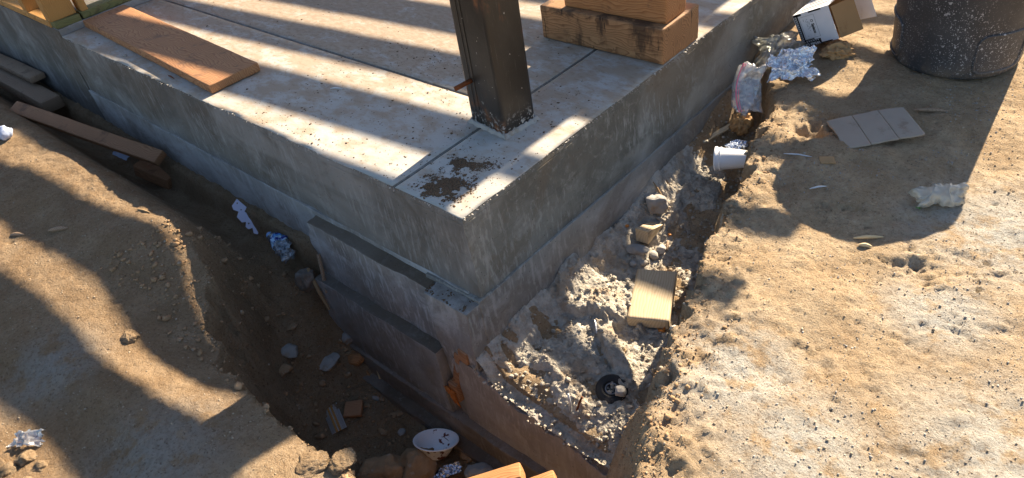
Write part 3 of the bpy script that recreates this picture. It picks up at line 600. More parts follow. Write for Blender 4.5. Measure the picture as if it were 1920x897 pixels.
# crushed water bottle
B_=empty('water_bottle'); tag(B_,'crushed clear plastic water bottle with a blue label by the wall','bottle')
def crush(V,s):
    t=ss(.06,.15,V[:,2]); W=V.copy(); k=.006+.016*t; nn=V[:,:2]/np.maximum(np.linalg.norm(V[:,:2],axis=1),1e-4)[:,None]
    W[:,:2]+=nn*(k*ridge(V*38+s,3)-k*.7+k*.5*ridge(V*75+s,4))[:,None]; W[:,0]+=.018*np.sin(V[:,2]*18); W[:,0]*=1-.2*t; return W
pr=[(.0,.0),(.026,.0),(.031,.006),(.031,.05),(.0295,.054),(.031,.058),(.031,.072),(.0325,.075),(.0325,.125),(.031,.128),(.031,.14),(.026,.158),(.018,.172),(.0125,.18),(.0125,.19)]
pr=[(r,.19-z) for r,z in pr][::-1]; zs=np.linspace(0,.19,46); pz=[p[1] for p in pr]; prr=[p[0] for p in pr]
V,F=lathe([(max(np.interp(z,pz,prr),.001),z) for z in zs],40); obj('bottle_body',crush(V,1),F,M['pet'],B_)
def band(z0,z1,a0,a1,r): 
    a=np.linspace(a0,a1,34); z=np.linspace(z0,z1,10); A,Z=np.meshgrid(a,z,indexing='ij'); return np.stack([(r*np.cos(A)).ravel(),(r*np.sin(A)).ravel(),Z.ravel()],1),gridF(34,10)[:,::-1]
for nm,z0,z1,a0,a1,r,mm in (('label',.066,.113,0,6.283,.0338,'labelwhite'),('label_print',.070,.088,-2.6,.8,.0346,'bluelabel'),('label_print',.069,.076,-2.8,2.8,.0349,'navy'),('label_print',.098,.109,-1.2,1.0,.0347,'navy')):
    V,F=band(z0,z1,a0,a1,r); obj(nm,crush(V,1),F,M[mm],B_)
V,F=lathe([(.001,-.012),(.014,-.012),(.015,-.010),(.015,.004),(.012,.006)],24); obj('bottle_cap',V,F,M['cap'],B_)
B_.matrix_world=nf((-1.25,-.075,-.545),Vector((1,-.16,-.06)),(0,.3,1))
# broken stake with sticks at the end of the stepped courses
V,F=tube([(-.895,-.06,-.50),(-.875,-.085,-.60),(-.86,-.10,-.66)],.008,6); tag(obj('wooden_stick',V,F,M['greywood'],smooth=False),'thin grey stick leaning at the broken end of the upper ledge','stick')
V,F=tube([(-.95,-.10,-.57),(-.90,-.115,-.66),(-.86,-.12,-.74)],[.007,.009,.006],6); tag(obj('wooden_stick',V,F,M['twig'],smooth=False),'brown splintered stick beside the round concrete stub','stick')
# wood left in the buttress
BL_=empty('broken_stake',(-.150,-.088,-.80)); tag(BL_,'orange splintered stump of a wooden form stake stuck in the wall','stake')
V,F=gridbox(-.022,.022,-.012,.03,-.04,.05,.012,lambda V:V+.004*np.stack([vn3(V*50+k,k) for k in range(3)],1)); obj('stump',V,F,M['oldwood'],BL_,False)
for k,(dx,dz,l,ax) in enumerate(((-.05,.02,.07,-.8),(-.035,-.005,.075,-.7),(.01,-.05,.09,.55),(.022,-.06,.10,.35),(-.005,-.055,.06,.2),(-.03,.03,.05,-1.0))):
    V,F=tube([(dx,-.016,dz),(dx*.4,-.022,dz*.3+.01),(.0+.01*math.sin(k),-.014,.012)],[.0015,.008,.007],5); obj('splinter',V,F,M['splint'],BL_,False)
V,F=gridbox(-.021,.021,-.004,.02,-.03,.027,.01); o=obj('stake_end',V,F,M['oldwood'],smooth=False); o.location=(-.055,-.086,-.553); o.rotation_euler=(0,.12,0); tag(o,'dark square sawn stake end flush in the corner of the wall','stake end')
V,F=gridbox(-.014,.014,-.005,.012,-.10,.10,.02,lambda V:V+.003*np.stack([vn3(V*30+k,k) for k in range(3)],1)); o=obj('stake_strip',V,F,M['oldwood'],smooth=False); o.location=(-.118,-.08,-.665); o.rotation_euler=(0,.28,0); tag(o,'brown strip of stake wood embedded upright in the wall above the splinters','stake strip')
# pit floor litter
N_=empty('nail_strip',(-.632,-.372,top_z(-.632,-.372)+.004)); tag(N_,'strip of collated framing nails lying on the trench floor','nail strip')
for k in range(24):
    V,F=tube([(-.072+k*.0062,-.03+.0,.004),(-.072+k*.0062,.03,.004)],.0016,6); o=obj('nail',V,F,M['galv'],N_)
    V,F=tube([(-.072+k*.0062,.03,.004),(-.072+k*.0062,.032,.004)],.0031,8); obj('nail_head',V,F,M['galv'],o)
for y in (-.008,.006):
    V,F=gridbox(-.075,.075,y-.0045,y+.0045,.0055,.0068,.02); obj('paper_tape',V,F,M['collate'],N_)
N_.rotation_euler=(.05,-.03,math.radians(-21))
tag(board('wood_square',nf((-.595,-.298,top_z(-.595,-.298)+.016),(.1,-.1,1),(.75,.66,0)),.075,.07,.02,M['oldwood'],seed=12),'small square brown wood offcut beside the nail strip on the trench floor','wood offcut')
tag(board('wood_square',nf((-.715,-.135,-1.035),(.3,-.6,.6),(1,-.35,-.4)),.13,.03,.02,M['fir'],seed=13),'thin rust coloured wood scrap at the end of the footing ledge','wood scrap')
V,F=tube([(-.655,-.085,-.95),(-.65,-.115,-.99),(-.645,-.12,-1.03),(-.625,-.12,-1.06)],.0035,6); tag(obj('wire_stub',V,F,M['straw']),'bent pale wire stub poking out above the footing ledge','wire')
BO=empty('foam_bowl'); tag(BO,'white foam bowl with dark red stains tipped over in the trench','bowl')
pf=[(.001,0),(.045,0),(.052,.006),(.085,.062),(.094,.066),(.095,.069),(.092,.071),(.084,.067),(.078,.055),(.05,.010),(.044,.005),(.001,.005)]
V,F=lathe(pf,56); obj('bowl_shell',V,F,M['bowl'],BO)
V,F=tube([(.093*math.cos(a),.093*math.sin(a),.0695) for a in np.linspace(0,2*math.pi,56,endpoint=False)],.0033,6,True); obj('rolled_rim',V,F,M['foam'],BO)
BO.matrix_world=nf((-.172,-.238,-1.035),(-.18,.38,.85),(1,.3,0))@Matrix.Scale(.9,4)
def rocky(name,p,size,seed,m,label,cat,rot=(0,0,0),sub=4,rough=.3,dz=.3,group=None,z=None):
    V,F=rock(size,seed,sub,rough); o=obj(name,V,F,m); zz=(top_z(p[0],p[1]) if z is None else z)+size[2]*dz*.5; o.location=(p[0],p[1],zz); o.rotation_euler=rot; tag(o,label,cat,group); return o
rocky('concrete_stub',(-.965,-.12),(.085,.08,.15),28,M['foot'],'rough broken concrete stub standing in the trench beside the stepped wall','concrete stub',(.1,.35,.3),4,.35,.1,z=-.63)
rocky('rock',(-.20,-.315),(.15,.17,.15),21,M['clod'],'large tan dirt rock just below the foam bowl','rock',(0,.2,.4))
rocky('rock',(-.27,-.415),(.19,.15,.12),22,M['clod'],'wide flat brown rock left of the tan one on the trench floor','rock',(0,0,.8))
rocky('rock',(.03,-.19),(.16,.09,.09),23,M['stone'],'speckled brown rock against the footing beside a wrapper','rock',(0,.1,.55))
rocky('rock',(-.095,-.16),(.06,.05,.05),24,M['clod'],'small brown rock between the bowl and the footing','rock')
rocky('rock',(-.765,-.125),(.09,.075,.06),25,M['fir'],'reddish brown wood chunk lying against the wall by the flat concrete flake','wood chunk',(0,0,.5))
rocky('rock',(-.83,-.105),(.07,.06,.05),26,M['stone'],'grey stone wedged between wall and trench floor','stone')
rocky('concrete_flake',(-.812,-.238),(.13,.11,.03),27,M['pale'],'large flat grey concrete flake on the trench floor','concrete flake',(.1,-.15,.4),4,.22)
for k,(x,y,s,a) in enumerate(((-.90,-.33,.10,.3),(-.86,-.40,.085,.9),(-.45,-.28,.045,.2),(-.38,-.24,.045,2),(-.95,-.26,.06,1.4),(-.47,-.19,.055,.8),(-.60,-.19,.04,.3))):
    rocky('concrete_flake',(x,y),(s,s*.7,s*.35),40+k,M['clod'] if k%3 else M['stone'],'small grey brown chip of concrete scattered on the trench floor','concrete chip',(.2*math.sin(k),.15,a),3,.3,.25,'chips on the trench floor')
W_=sheet('foil_wrapper',nf((-.085,-.262,top_z(-.085,-.262)+.02),(.1,-.5,.9),(.6,.8,0)),.11,.04,M['foilb'],'torn silver wrapper with a white band near the foam bowl','wrapper',.012,5,26)
for k,(p,d,L,lab) in enumerate((((.30,-.435,-.585),(.55,.62,.17),.34,'orange board end poking out of the trench left of its twin'),((.395,-.395,-.60),(.5,.66,.17),.34,'orange board end with dark sawn face close to the red stained wall'))):
    tag(board('lumber_offcut',frame(p,d,(-.25,.1,1)),L,.062,.05,M['fir'],.003,seed=15+k),lab,'board end')
# clods on the left bank
CL=[((-.885,-.79),(.075,.06,.04),'dirt clod splitting the sunlit stripe on the left bank',M['ground']),((.06,-.725),(.10,.08,.035),'big rounded dirt clod on the lip of the trench',M['ground']),((.125,-.665),(.085,.07,.05),'crumbly clod hanging over the lip of the trench',M['ground']),((-.03,-.675),(.06,.05,.04),'small clod behind the big rounded clod on the lip',M['clod'])]
for k,(p,s,l,m) in enumerate(CL): rocky('dirt_clod',p,s,60+k,m,l,'dirt clod',(0,0,k),5,.3,.1)
for k,(x,y,s) in enumerate(((-.66,-1.22,.07),(-.60,-1.2,.055),(-.66,-1.27,.06),(-.57,-1.25,.05),(-.62,-1.30,.065),(-.70,-1.29,.075),(-.55,-1.30,.05),(-.74,-1.34,.06),(-.78,-1.28,.05),(-.68,-1.36,.06))):
    rocky('dirt_clod',(x,y),(s,s*.8,s*.55),70+k,M['ground'],'broken dry dirt clod in the crumbled patch below the torn plastic','dirt clod',(0,0,k*1.3),4,.35,.15,'crumbled clods on the bank')
sheet('torn_plastic',nf((-.715,-1.185,top_z(-.715,-1.185)+.012),(.2,-.2,1),(.75,.66,0)),.085,.04,M['film'],'torn white plastic scrap lying on the crumbled dirt of the bank','plastic scrap',.012,9,26,.35)
def stick(p0,p1,r,m,label,cat='wood splinter',flat=.4,group=None,dz=.004):
    a=Vector((p0[0],p0[1],top_z(*p0)+dz)); b=Vector((p1[0],p1[1],top_z(*p1)+dz)); c=(a+b)/2+Vector((0,0,.003)); V,F=tube([a,a.lerp(c,.5)+Vector((.002,0,.001)),c,c.lerp(b,.5),b],[r*.4,r,r*1.1,r*.9,r*.3],6); o=obj('wood_splinter' if 'nail' not in cat else 'loose_nail',V,F,m,smooth=False); tag(o,label,cat,group); return o
stick((-1.735,-.72),(-1.66,-.665),.009,M['greywood'],'flat weathered wood shard lying on the shaded left bank')
stick((-1.89,-.825),(-1.83,-.79),.008,M['greywood'],'short wood chip crossing the edge of sunlight on the bank')
stick((-1.50,-.44),(-1.42,-.42),.004,M['twig'],'thin dark twig at the crest of the trench bank')
stick((.845,.80),(.915,.85),.005,M['straw'],'pale straw coloured splinter on the sunlit dirt'); stick((.87,.775),(.905,.79),.006,M['straw'],'short pale wood chip just below the straw coloured splinter')
stick((.735,1.605),(.84,1.66),.007,M['greywood'],'thin brown lath scrap in the shade of the bin')
stick((.47,1.11),(.565,1.125),.003,M['galv'],'dark nail lying near the cardboard scrap in the shade','nail'); stick((.635,.955),(.675,.995),.003,M['galv'],'bright nail at the curved edge of the shade on the dirt','nail')
stick((-1.93,.05),(-1.865,.047),.003,M['rust'],'rusty nail on the slab beside the plank','nail'); stick((-1.09,.335),(-1.04,.36),.0028,M['galv'],'bluish nail lying out on the shaded slab','nail')
rocky('pebble',(-2.386,.056),(.022,.02,.018),90,M['stone'],'small grey pebble on the slab between plank and edge','pebble')
# ------------------------------------------------ side shelf litter
tag(board('wood_block',nf((.292,.532,-.592),(.02,-.05,1),(-.43,.90,.03)),.25,.145,.046,M['palewood'],.006,seed=16,cuts=20),'pale wood block lying on the concrete spill beside the dirt bank','wood block')
def wedge():
    V=[(0,-.021,0),(0,.021,0),(0,.021,.05),(0,-.021,.05),(.12,-.021,0),(.12,.021,0),(.12,.021,.004),(.12,-.021,.004)]; F=[(0,1,2,3)[::-1],(4,5,6,7),(0,1,5,4)[::-1],(3,2,6,7),(0,3,7,4),(1,2,6,5)[::-1]]; return V,F
V,F=wedge(); V=np.array(V)*(1.0,1.25,1.25); o=obj('wood_wedge',V,F,M['palewood'],smooth=False); o.matrix_world=nf((.115,.732,top_z(.11,.76)+.016),(0,-.05,1),(-.1,1,.05)); tag(o,'small cut wooden wedge standing on the concrete spill','wood wedge')
rocky('flat_stone',(.118,.694),(.095,.05,.035),91,M['stone'],'flat grey slate like stone just below the wooden wedge','stone',(.3,-.1,.3),4,.15,.5)
for k,(x,y,s) in enumerate(((.165,.73,.04),(.16,.67,.035),(.175,.77,.045),(.13,.645,.03))): rocky('small_stone',(x,y),(s,s*.9,s*.8),92+k,M['pale'],'small pale stone beside the flat slate like one','stone',(0,0,k),3,.25,.5,'pale stones by the wedge')
rocky('concrete_chunk',(.06,.90),(.10,.09,.11),97,M['stone'],'upright brown grey concrete chunk against the foot of the side wall','concrete chunk',(.2,.3,.2),4,.3,.5)
V,F=rock((.032,.026,.03),101,3,.4); V[:,2]-=np.where(V[:,0]**2+V[:,1]**2<1e-4,.012,0); o=obj('orange_peel',V,F,M['orange']); o.location=(.385,.44,-.615); tag(o,'curled orange peel scrap at the corner of the pale wood block','peel')
# little wheel
T_=empty('buried_caster'); tag(T_,'small black rubber wheel half buried in the concrete rubble','caster wheel')
V,F=lathe([(.026,-.012),(.044,-.015),(.052,-.008),(.053,0),(.052,.008),(.044,.015),(.036,.013),(.034,.015),(.026,.012),(.026,-.012)],48); obj('tyre',V,F,M['rubber'],T_)
V,F=lathe([(.008,.004),(.016,.004),(.018,.010),(.022,.010),(.026,.006),(.0262,-.010),(.008,-.010),(.008,.004)],32); h=obj('hub',V,F,M['rubber'],T_); V,F=lathe([(.0165,.010),(.0175,.0125),(.0205,.0125),(.0215,.010)],32); obj('hub_ring',V,F,M['hub'],h)
T_.matrix_world=nf((.40,.128,top_z(.40,.128)+.001),(.12,-.22,1),(1,0,0))
rocky('small_stone',(.435,.125),(.045,.04,.035),103,M['pale'],'pale stone resting on the rim of the small wheel','stone',(0,0,0),3,.3,1.4)
for k,(x,y,dx) in enumerate(((.338,-.012,-.012),(.352,.0,.02))):
    z=top_z(x,y); V,F=tube([(x,y,z-.01),(x+dx*.4,y+.01,z+.03),(x+dx,y+.014,z+.065)],.0036,7); tag(obj('loose_nail',V,F,M['galv'] if k==0 else M['rust']),['grey spike standing up from the front edge of the concrete spill','brown rusty spike standing beside the grey one in the concrete'][k],'spike')
stick((.20,.31),(.235,.275),.004,M['galv'],'thin bright metal strip lying between the broken slabs','metal strip',group=None,dz=.02)
stick((.02,.955),(.11,.93),.004,M['twig'],'thin dark stick lying across the spill at the wall'); stick((.165,.83),(.19,.785),.006,M['greywood'],'grey wood sliver right of the wooden wedge')
for k,(x,y) in enumerate(((.155,.86),(.04,.74))): rocky('leaf_scrap',(x,y),(.018,.014,.010),110+k,M['orange'],['orange brown leaf scrap in the hollow behind the wedge','orange scrap at the wall near the rough lump'][k],'scrap',(0,0,k),3,.3,.6)
tag(board('wooden_stick',nf((.055,1.39,-.44),(.3,-.3,1),(.45,1,.18)),.17,.022,.012,M['palewood'],seed=31),'flat pale wooden stick lying against the foot of the side wall','stick')
def crumpled_paper(p,size,seed,label,rot=(0,0,0)):
    V,F=crumple(size,seed,5,.75); o=obj('crumpled_paper',V,F,M['paper'],smooth=False); o.location=p; o.rotation_euler=rot; tag(o,label,'paper'); 
    return o
crumpled_paper((.13,1.455,-.405),(.10,.10,.13),121,'crumpled brown paper wad behind the foam cup',(.2,.3,.4))
crumpled_paper((.325,1.885,-.225),(.15,.11,.085),122,'crumpled brown paper bag on the dirt below the carton',(.1,0,.5))
V,F=crumple((.10,.06,.065),123,5,.35); o=obj('foil_ball',V,F,M['foilb'],smooth=False); o.location=(.205,1.275,-.40); o.rotation_euler=(0,0,.6); tag(o,'crumpled bluish foil ball tucked behind the foam cup','foil')
# foam cup
C_=empty('foam_cup'); tag(C_,'white foam cup lying on its side against the dirt bank','cup')
V,F=lathe([(.001,.006),(.028,.006),(.0295,.0),(.031,.0),(.0325,.004),(.0445,.118),(.0455,.119),(.0462,.125),(.0485,.126),(.0487,.131),(.0475,.1335),(.0455,.133),(.044,.128),(.030,.009),(.001,.009)],48); obj('cup_wall',V,F,M['foam'],C_)
V,F=lathe([(.0445,.107),(.0465,.108),(.0468,.113),(.0450,.114)],48); obj('cup_ridge',V,F,M['foam'],C_)
C_.matrix_world=nf((.30,1.205,-.385),(-.142,-.056,-.012),(0,0,1))
# bags
def pillow(name,M_,w,h,t,m,seed,n=46,parent=None,bend=None,edge=.12):
    u=np.linspace(-1,1,n); U,W=np.meshgrid(u,u,indexing='ij'); Vs=[];Fs=[]
    prof=np.clip((1-U**4)*(1-W**4),0,1)**.5; ang=np.arctan2(W,U); rr=1+edge*fb2(np.cos(ang)*1.5,np.sin(ang)*1.5,2.0,3,seed)
    for k,s in enumerate((1,-.5)):
        X=U*w/2*rr;Y=W*h/2*rr; Z=s*t*prof*(.75+.5*fb2(X+k,Y,9,2,seed))+prof*t*.35*(1-np.abs(fb2(X+k*3,Y,16,3,seed+k))*2)
        if bend: X,Y,Z=bend(U,W,X,Y,Z)
        Vs.append(np.stack([X.ravel(),Y.ravel(),Z.ravel()],1)); f=gridF(n,n); Fs.append((f if k==0 else f[:,::-1])+k*n*n)
    o=obj(name,np.concatenate(Vs),np.concatenate(Fs),m,parent); o.matrix_local=M_; return o
CR=Vector((.74,.657,-.14)); CU=Vector((-.33,.54,.77)); CB=Vector((.58,-.53,.62))
Z_=empty('zip_bag'); tag(Z_,'clear zip bag with a pink strip leaning against the wall','plastic bag')
zb=lambda U,W,X,Y,Z:(X+.018*W**2,Y,Z+.02*W*W)
pillow('bag_film',Matrix(),.115,.20,.022,M['film'],131,46,Z_,zb)
yy=np.linspace(-.098,.098,24)
for k,off in enumerate((0,.010)):
    V,F=tube([(-.045+off+.018*(y/.1)**2,y,.018+.02*(y/.1)**2) for y in yy],.0026 if k==0 else .0014,6); obj('zip_strip',V,F,M['pink'],Z_)
Z_.matrix_world=nf((.125,1.49,-.265),Vector((.55,-.62,.62)),CR+Vector((0,0,-.1)))
D_=tag(empty('plastic_bag'),'smoky grey clear plastic bag bunched between the wall and the foil','plastic bag'); pillow('bag_film',Matrix(),.18,.15,.05,M['filmg'],132,46,D_,None,.3); pillow('bag_fold',nf((.06,-.02,.03),(.3,.2,1),(1,.3,0)),.10,.06,.02,M['filmg'],133,30,D_,None,.3)
D_.matrix_world=nf((.105,1.80,-.235),(.35,-.5,.8),CR)
Y_=tag(empty('plastic_bag'),'yellowed thin plastic bag with a green corner on sunlit dirt','plastic bag'); pillow('bag_film',Matrix(),.145,.075,.035,M['filmy'],134,46,Y_,None,.25)
sheet('green_corner',nf((-.072,-.038,-.012),(0,-.2,1),(1,.4,0)),.026,.014,m_plain('green print',(.12,.30,.06),.5),None,None,.004,6,12,parent=Y_)
Y_.matrix_world=nf((.985,1.108,top_z(.985,1.108)+.022),(.2,-.35,1),CR+Vector((.05,-.05,0)))
sheet('foil_sheet',nf((.235,1.645,-.205),(.30,-.42,.85),CR+Vector((0,.05,0))),.19,.14,M['foil'],'big crumpled silver foil sheet on the rim of the dirt bank','foil',.016,141,64,.22)
# carton
K_=empty('carton'); tag(K_,'open white and black printed carton leaning on the side wall','carton'); w_,d_,h_=.162,.20,.151
def pl(name,c,s,m,par=K_,rot=None):
    bm=boxbm(*s,bev=.0006,seg=1); o=bobj(name,bm,m,par); o.location=c
    if rot: o.rotation_euler=rot
    return o
t_=.003
pl('front_panel',(w_/2,t_/2,h_/2),(w_,t_,h_),M['white']); pl('back_panel',(w_/2,d_-t_/2,h_/2),(w_,t_,h_),M['kraft']); pl('top_panel',(w_/2,d_/2,h_-t_/2),(w_-.001,d_-2*t_-.0005,t_),M['white']); pl('bottom_panel',(w_/2,d_/2,t_/2),(w_-.001,d_-2*t_-.0005,t_),M['kraft']); pl('side_panel',(t_/2,d_/2,h_/2),(t_-.0004,d_-2*t_-.0008,h_-2*t_-.0008),M['kraft'])
pl('flap',(w_+.045,.028,h_/2-.005),(.09,t_,h_-.01),M['kraft'],K_,(0,0,math.radians(28))); pl('flap',(w_+.040,d_*.5,h_+.022),(.085,d_*.8,t_),M['white'],K_,(0,-math.radians(28),0)); pl('flap',(w_+.05,d_-.02,h_/2),(.09,t_,h_-.01),M['white'],K_,(0,0,math.radians(-15)))
# printed faces: thin ink plates on the front and top
def ink(c,s,m='black',nm='printed_band'):
    bm=boxbm(s[0],.0006,s[1],bev=0); o=bobj(nm,bm,M[m],K_); o.location=(c[0],-.0007,c[1]); return o
ink((.012,h_/2),(.018,h_-.002)); ink((.045,.013),(.085,.024)); ink((.020,h_-.006),(.036,.010)); ink((.10,h_-.004),(.055,.007)); ink((.050,.029),(.022,.005)); ink((.028,.029),(.022,.005)); ink((.11,.003),(.05,.005))
lx=lambda x,z,a=0: Matrix.Translation((x,-.0014,z))@Matrix.Rotation(math.pi/2,4,'X')@Matrix.Rotation(a,4,'Z')
text('lettering','White Ca',.017,M['white'],K_,lx(.047,.009,math.pi),bold=.0003)
for k in range(7): ink_=ink((.016+k*.010,.0215),(.005,.003),'white','printed_dash'); ink_.rotation_euler=(0,.5,0); ink_.location.y=-.0012
for k in range(26): q=ink((.008+(k%2)*.005,.032+(k//2)*.0088),(.0022,.006),'white','printed_dash'); q.location.y=-.0012
fr=.0007
for c,s in (((.058,h_-.018),(.066,fr)),((.058,.034),(.066,fr)),((.0255,.083),(fr,.10)),((.0905,.083),(fr,.10))): ink(c,s,'ink','label_border')
ink((.075,.108),(.010,.010),'black','printed_mark'); ink((.075,.108),(.006,.006),'white','printed_mark').location.y=-.0012
text('lettering','Splaco',.017,M['black'],K_,lx(.0745,.073,-math.pi/2),bold=.0006)
for k,(x,z0,z1) in enumerate(((.062,.11,.075),(.056,.118,.06),(.050,.112,.07),(.040,.12,.108),(.040,.05,.04))):
    for j in range(int((z0-z1)/.005)): 
        if (j*7+k)%4: ink((x,z0-j*.005),(.0014,.0036),'ink','printed_line')
for k in range(6):
    bm=boxbm(.10+.02*(k%3),.006+.004*(k%2),.0006,bev=0); q=bobj('printed_band',bm,M['ink'],K_); q.location=(.08,.03+k*.028,h_+.0006); q.rotation_euler=(0,0,.25)
K_.matrix_world=nf((.166,1.925,-.262),Vector((-math.sin(math.radians(26)),0,math.cos(math.radians(26)))),(math.cos(math.radians(26)),0,math.sin(math.radians(26))))
# flat cardboard sheet
Q_=empty('cardboard_sheet'); tag(Q_,'flat dusty cardboard sheet with two creases in the shade of the bin','cardboard')
def cb(x0,x1,seed):
    def d(V):
        W=V.copy(); k=np.abs(V[:,1])>.099; W[k,1]+=.004*fb2(V[k,0],V[k,0]*0,30,3,seed)*np.sign(V[k,1])*-1; k=V[:,0]<-.128; W[k,0]+=.006*fb2(V[k,1],V[k,1]*0,14,3,seed+1)
        W[:,2]+=.004*np.sin(V[:,0]*14+.5)+.002*fb2(V[:,0],V[:,1],12,2,7); return W
    V,F=gridbox(x0,x1,-.10,.10,0,.005,.008,d); obj('cardboard_panel',V,F,M['kraftgrey'],Q_)
cb(-.132,-.048,1); cb(-.0455,.044,2); cb(.0465,.134,3)
V,F=gridbox(-.130,.130,-.096,.096,.0,.0028,.02,lambda V:V+np.stack([0*V[:,0],0*V[:,0],.004*np.sin(V[:,0]*14+.5)-.0006],1)); obj('backing_ply',V,F,M['kraft'],Q_)
Q_.matrix_world=nf((.672,1.398,-.242),(-.05,-.04,1),(.76,.65,0))
o=board('cardboard_scrap',nf((.617,1.13,top_z(.617,1.13)+.006),(.1,.05,1),(.8,.5,0)),.05,.042,.005,M['kraft'],.001,seed=44); tag(o,'small square brown cardboard scrap on shaded dirt','cardboard')
# ------------------------------------------------ bin
G_=empty('trash_bin',(.712,2.105,-.264),(.0,.0,0)); tag(G_,'large scuffed dark grey round trash bin on the dirt','trash bin')
pf=[(.001,.012),(.14,.010),(.19,.0),(.212,.002),(.225,.010),(.2315,.025),(.2335,.04),(.266,.60),(.27,.605),(.27,.625),(.282,.63),(.284,.655),(.278,.66),(.272,.655),(.262,.60),(.228,.03),(.001,.02)]
V,F=lathe(pf,96); V=V+.0015*np.stack([vn3(V*9+k*5,k) for k in range(3)],1); obj('bin_body',V,F,M['bin'],G_)
def onbin(a,z,e=0): r=.2335+(z-.04)*.058+e; return (r*math.cos(a),r*math.sin(a),z)
def rrect(a0,a1,z0,z1,rz,n=7):
    ra=rz/.24; pts=[]
    for (ca,cz,s) in ((a1-ra,z1-rz,0),(a0+ra,z1-rz,90),(a0+ra,z0+rz,180),(a1-ra,z0+rz,270)):
        for t in range(n+1): g=math.radians(s+90*t/n); pts.append((ca+ra*math.cos(g),cz+rz*math.sin(g)))
    res=[]
    for i in range(len(pts)):
        p,q=pts[i],pts[(i+1)%len(pts)]; m=max(1,int(math.hypot((p[0]-q[0])*.24,p[1]-q[1])/.015))
        for t in range(m): res.append((p[0]+(q[0]-p[0])*t/m,p[1]+(q[1]-p[1])*t/m))
    return res
for a in (-.62,-.62+2*math.pi/3,-.62+4*math.pi/3):
    V,F=tube([onbin(p,z,.001) for p,z in rrect(a-.42,a+.42,.035,.19,.035)],.0055,8,True); obj('embossed_panel',V,F,M['bin'],G_)
for a in (-.62+math.pi/2,-.62-math.pi/2):
    V,F=tube([onbin(a-.18,.55,0),onbin(a-.17,.56,.045),onbin(a,.56,.055),onbin(a+.17,.56,.045),onbin(a+.18,.55,0)],.012,10); obj('bin_handle',V,F,M['bin'],G_)
# ------------------------------------------------ loose stuff
def scatter(name,pts,sizes,m,label,cat,sub=1,flat=.7,sink=.25):
    V0,F0=ICO[sub]; n=len(pts); r=np.random.default_rng(len(name)+n)
    Vn=V0[None]*(1+.35*r.uniform(-1,1,(n,len(V0),1))); S=sizes[:,None,None]*np.stack([r.uniform(.7,1.3,n),r.uniform(.6,1.1,n),r.uniform(.45,.9,n)*flat/.7],1)[:,None,:]*.5
    Vn=Vn*S; a=r.uniform(0,6.28,n); c,s=np.cos(a)[:,None],np.sin(a)[:,None]; X=Vn[:,:,0]*c-Vn[:,:,1]*s; Y=Vn[:,:,0]*s+Vn[:,:,1]*c
    Vn=np.stack([X,Y,Vn[:,:,2]],-1)+pts[:,None,:]; Vn[:,:,2]+=sizes[:,None]*sink*flat
    F=(F0[None]+(np.arange(n)*len(V0))[:,None,None]).reshape(-1,3); o=obj(name,Vn.reshape(-1,3),F,m,smooth=False); tag(o,label,cat,kind='stuff'); return o
def gpts(x,y):
    z=ground_z(x,y); return np.stack([x,y,z],1)
def power(n,a,b,k=2.6): u=rng.random(n); return (a**(1-k)+u*(b**(1-k)-a**(1-k)))**(1/(1-k))
# pebbles over both banks and the trench
x=rng.uniform(-2.6,1.65,34000); y=rng.uniform(-1.45,2.4,34000); ok=~((x<.02)&(y>-.12)); x,y=x[ok],y[ok]; scatter('pebbles',gpts(x,y),power(len(x),.0018,.0085,3.0),M['peb'],'loose pale pebbles and grit over the dirt','pebbles')
x=rng.uniform(.35,1.65,9000); y=rng.uniform(-.3,2.0,9000); d=fb2(x,y,6,3,61)+.5*rng.random(len(x)); ok=d>.35; x,y=x[ok],y[ok]; scatter('gravel',gpts(x,y),power(len(x),.002,.008,2.7),M['pale'],'fine pale gravel scattered on the sunlit dirt','gravel')
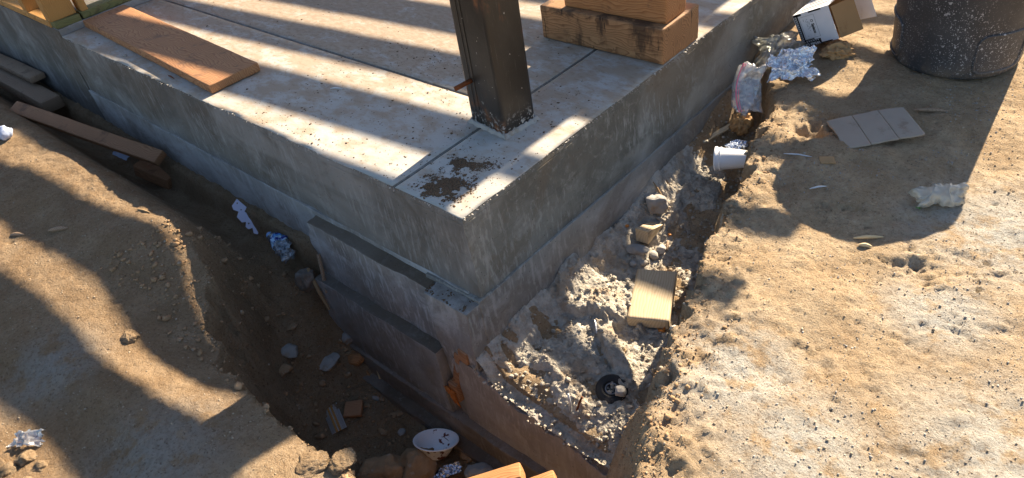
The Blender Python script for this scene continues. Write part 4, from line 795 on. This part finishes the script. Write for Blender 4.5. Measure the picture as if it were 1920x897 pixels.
# crumbs along the lip of the right bank and in the trench
yy=np.concatenate([rng.uniform(-.35,1.6,1300),rng.normal(-.12,.16,500)]); xx=rimR(yy)+rng.normal(-.02,.055,1800); ok=xx<1.2; P_=gpts(xx[ok],yy[ok]); scatter('dirt_crumbs',P_,power(len(P_),.003,.02,2.8),M['clod'],'crumbled dirt clods along the broken lip of the bank','dirt crumbs',1,.75)
xx=rng.uniform(-1.3,.5,2600); yy=rng.uniform(-.7,-.13,2600); P_=gpts(xx,yy); scatter('trench_rubble',P_,power(len(P_),.004,.03,2.5),M['clod'],'crumbs and small rubble on the trench floor and slope','rubble',2,.7)
xx=rng.uniform(.01,.6,2800); yy=rng.uniform(-.05,1.5,2800); zz=np.maximum(ground_z(xx,yy),spz(xx,yy)); ok=xx<rimR(yy)-.02; qx=rng.uniform(-.03,.5,300); qy=rng.normal(-.07,.014,300); qz=li(qx,[0,.11,.42,.7],[-.585,-.65,-.70,-.75]); scatter('edge_rubble',np.stack([qx,qy,qz+rng.normal(0,.008,300)],1),power(300,.004,.02,2.5),M['spill'],'broken concrete crumbs along the front edge of the spill','concrete crumbs',1,.8)
scatter('spill_grit',np.stack([xx,yy,zz],1)[ok],power(int(ok.sum()),.004,.022,2.5),M['spill'],'concrete crumbs scattered over the hardened spill','concrete crumbs',2,.8)
# dirt crumbs on the slab: a smear near the corner and specks elsewhere
def blot(n,cx,cy,sx_,sy_,rot,thr,seed):
    u=rng.normal(0,1,n);v=rng.normal(0,1,n);c,s=math.cos(rot),math.sin(rot); x=cx+u*sx_*c-v*sy_*s;y=cy+u*sx_*s+v*sy_*c
    k=(fb2(x,y,30,3,seed)>thr)&(x<-.012)&(y>.012); return x[k],y[k]
a=blot(7000,-.165,.085,.034,.028,.3,.12,3); b=blot(2600,-.205,.215,.05,.02,.5,.1,4); c=blot(1500,-.17,.17,.07,.09,0,.15,5)
x=np.concatenate([a[0],b[0],c[0],rng.uniform(-1.3,-.02,1100),rng.uniform(-3,-.2,700)]); y=np.concatenate([a[1],b[1],c[1],rng.uniform(.02,.8,1100),rng.uniform(.02,1.5,700)])
inpost=(np.abs(x+.279)<.10)&(np.abs(y-.489)<.085); x,y=x[~inpost],y[~inpost]
e1=rng.uniform(-3,0,500); e2=rng.uniform(0,1.9,420); scatter('edge_flakes',np.concatenate([np.stack([e1,rng.normal(.002,.003,500),rng.uniform(-.008,.0,500)],1),np.stack([rng.normal(-.002,.003,420),e2,rng.uniform(-.008,.0,420)],1)]),power(920,.002,.010,2.4),M['pale'],'thin pale flakes of cement along the slab edges','cement flakes',1,.5)
scatter('ledge_crumbs',np.stack([rng.uniform(-.2,-.015,420),rng.uniform(-.07,-.004,420),np.full(420,-.333)],1),power(420,.003,.014,2.4),M['crumb'],'dark dirt crumbs on the little ledge at the corner','dirt crumbs',1,.35)
scatter('slab_crumbs',np.stack([x,y,np.full(len(x),.0005)],1),power(len(x),.0025,.012,2.7),M['crumb'],'dark dried dirt crumbs smeared on the slab top','dirt crumbs',1,.2)
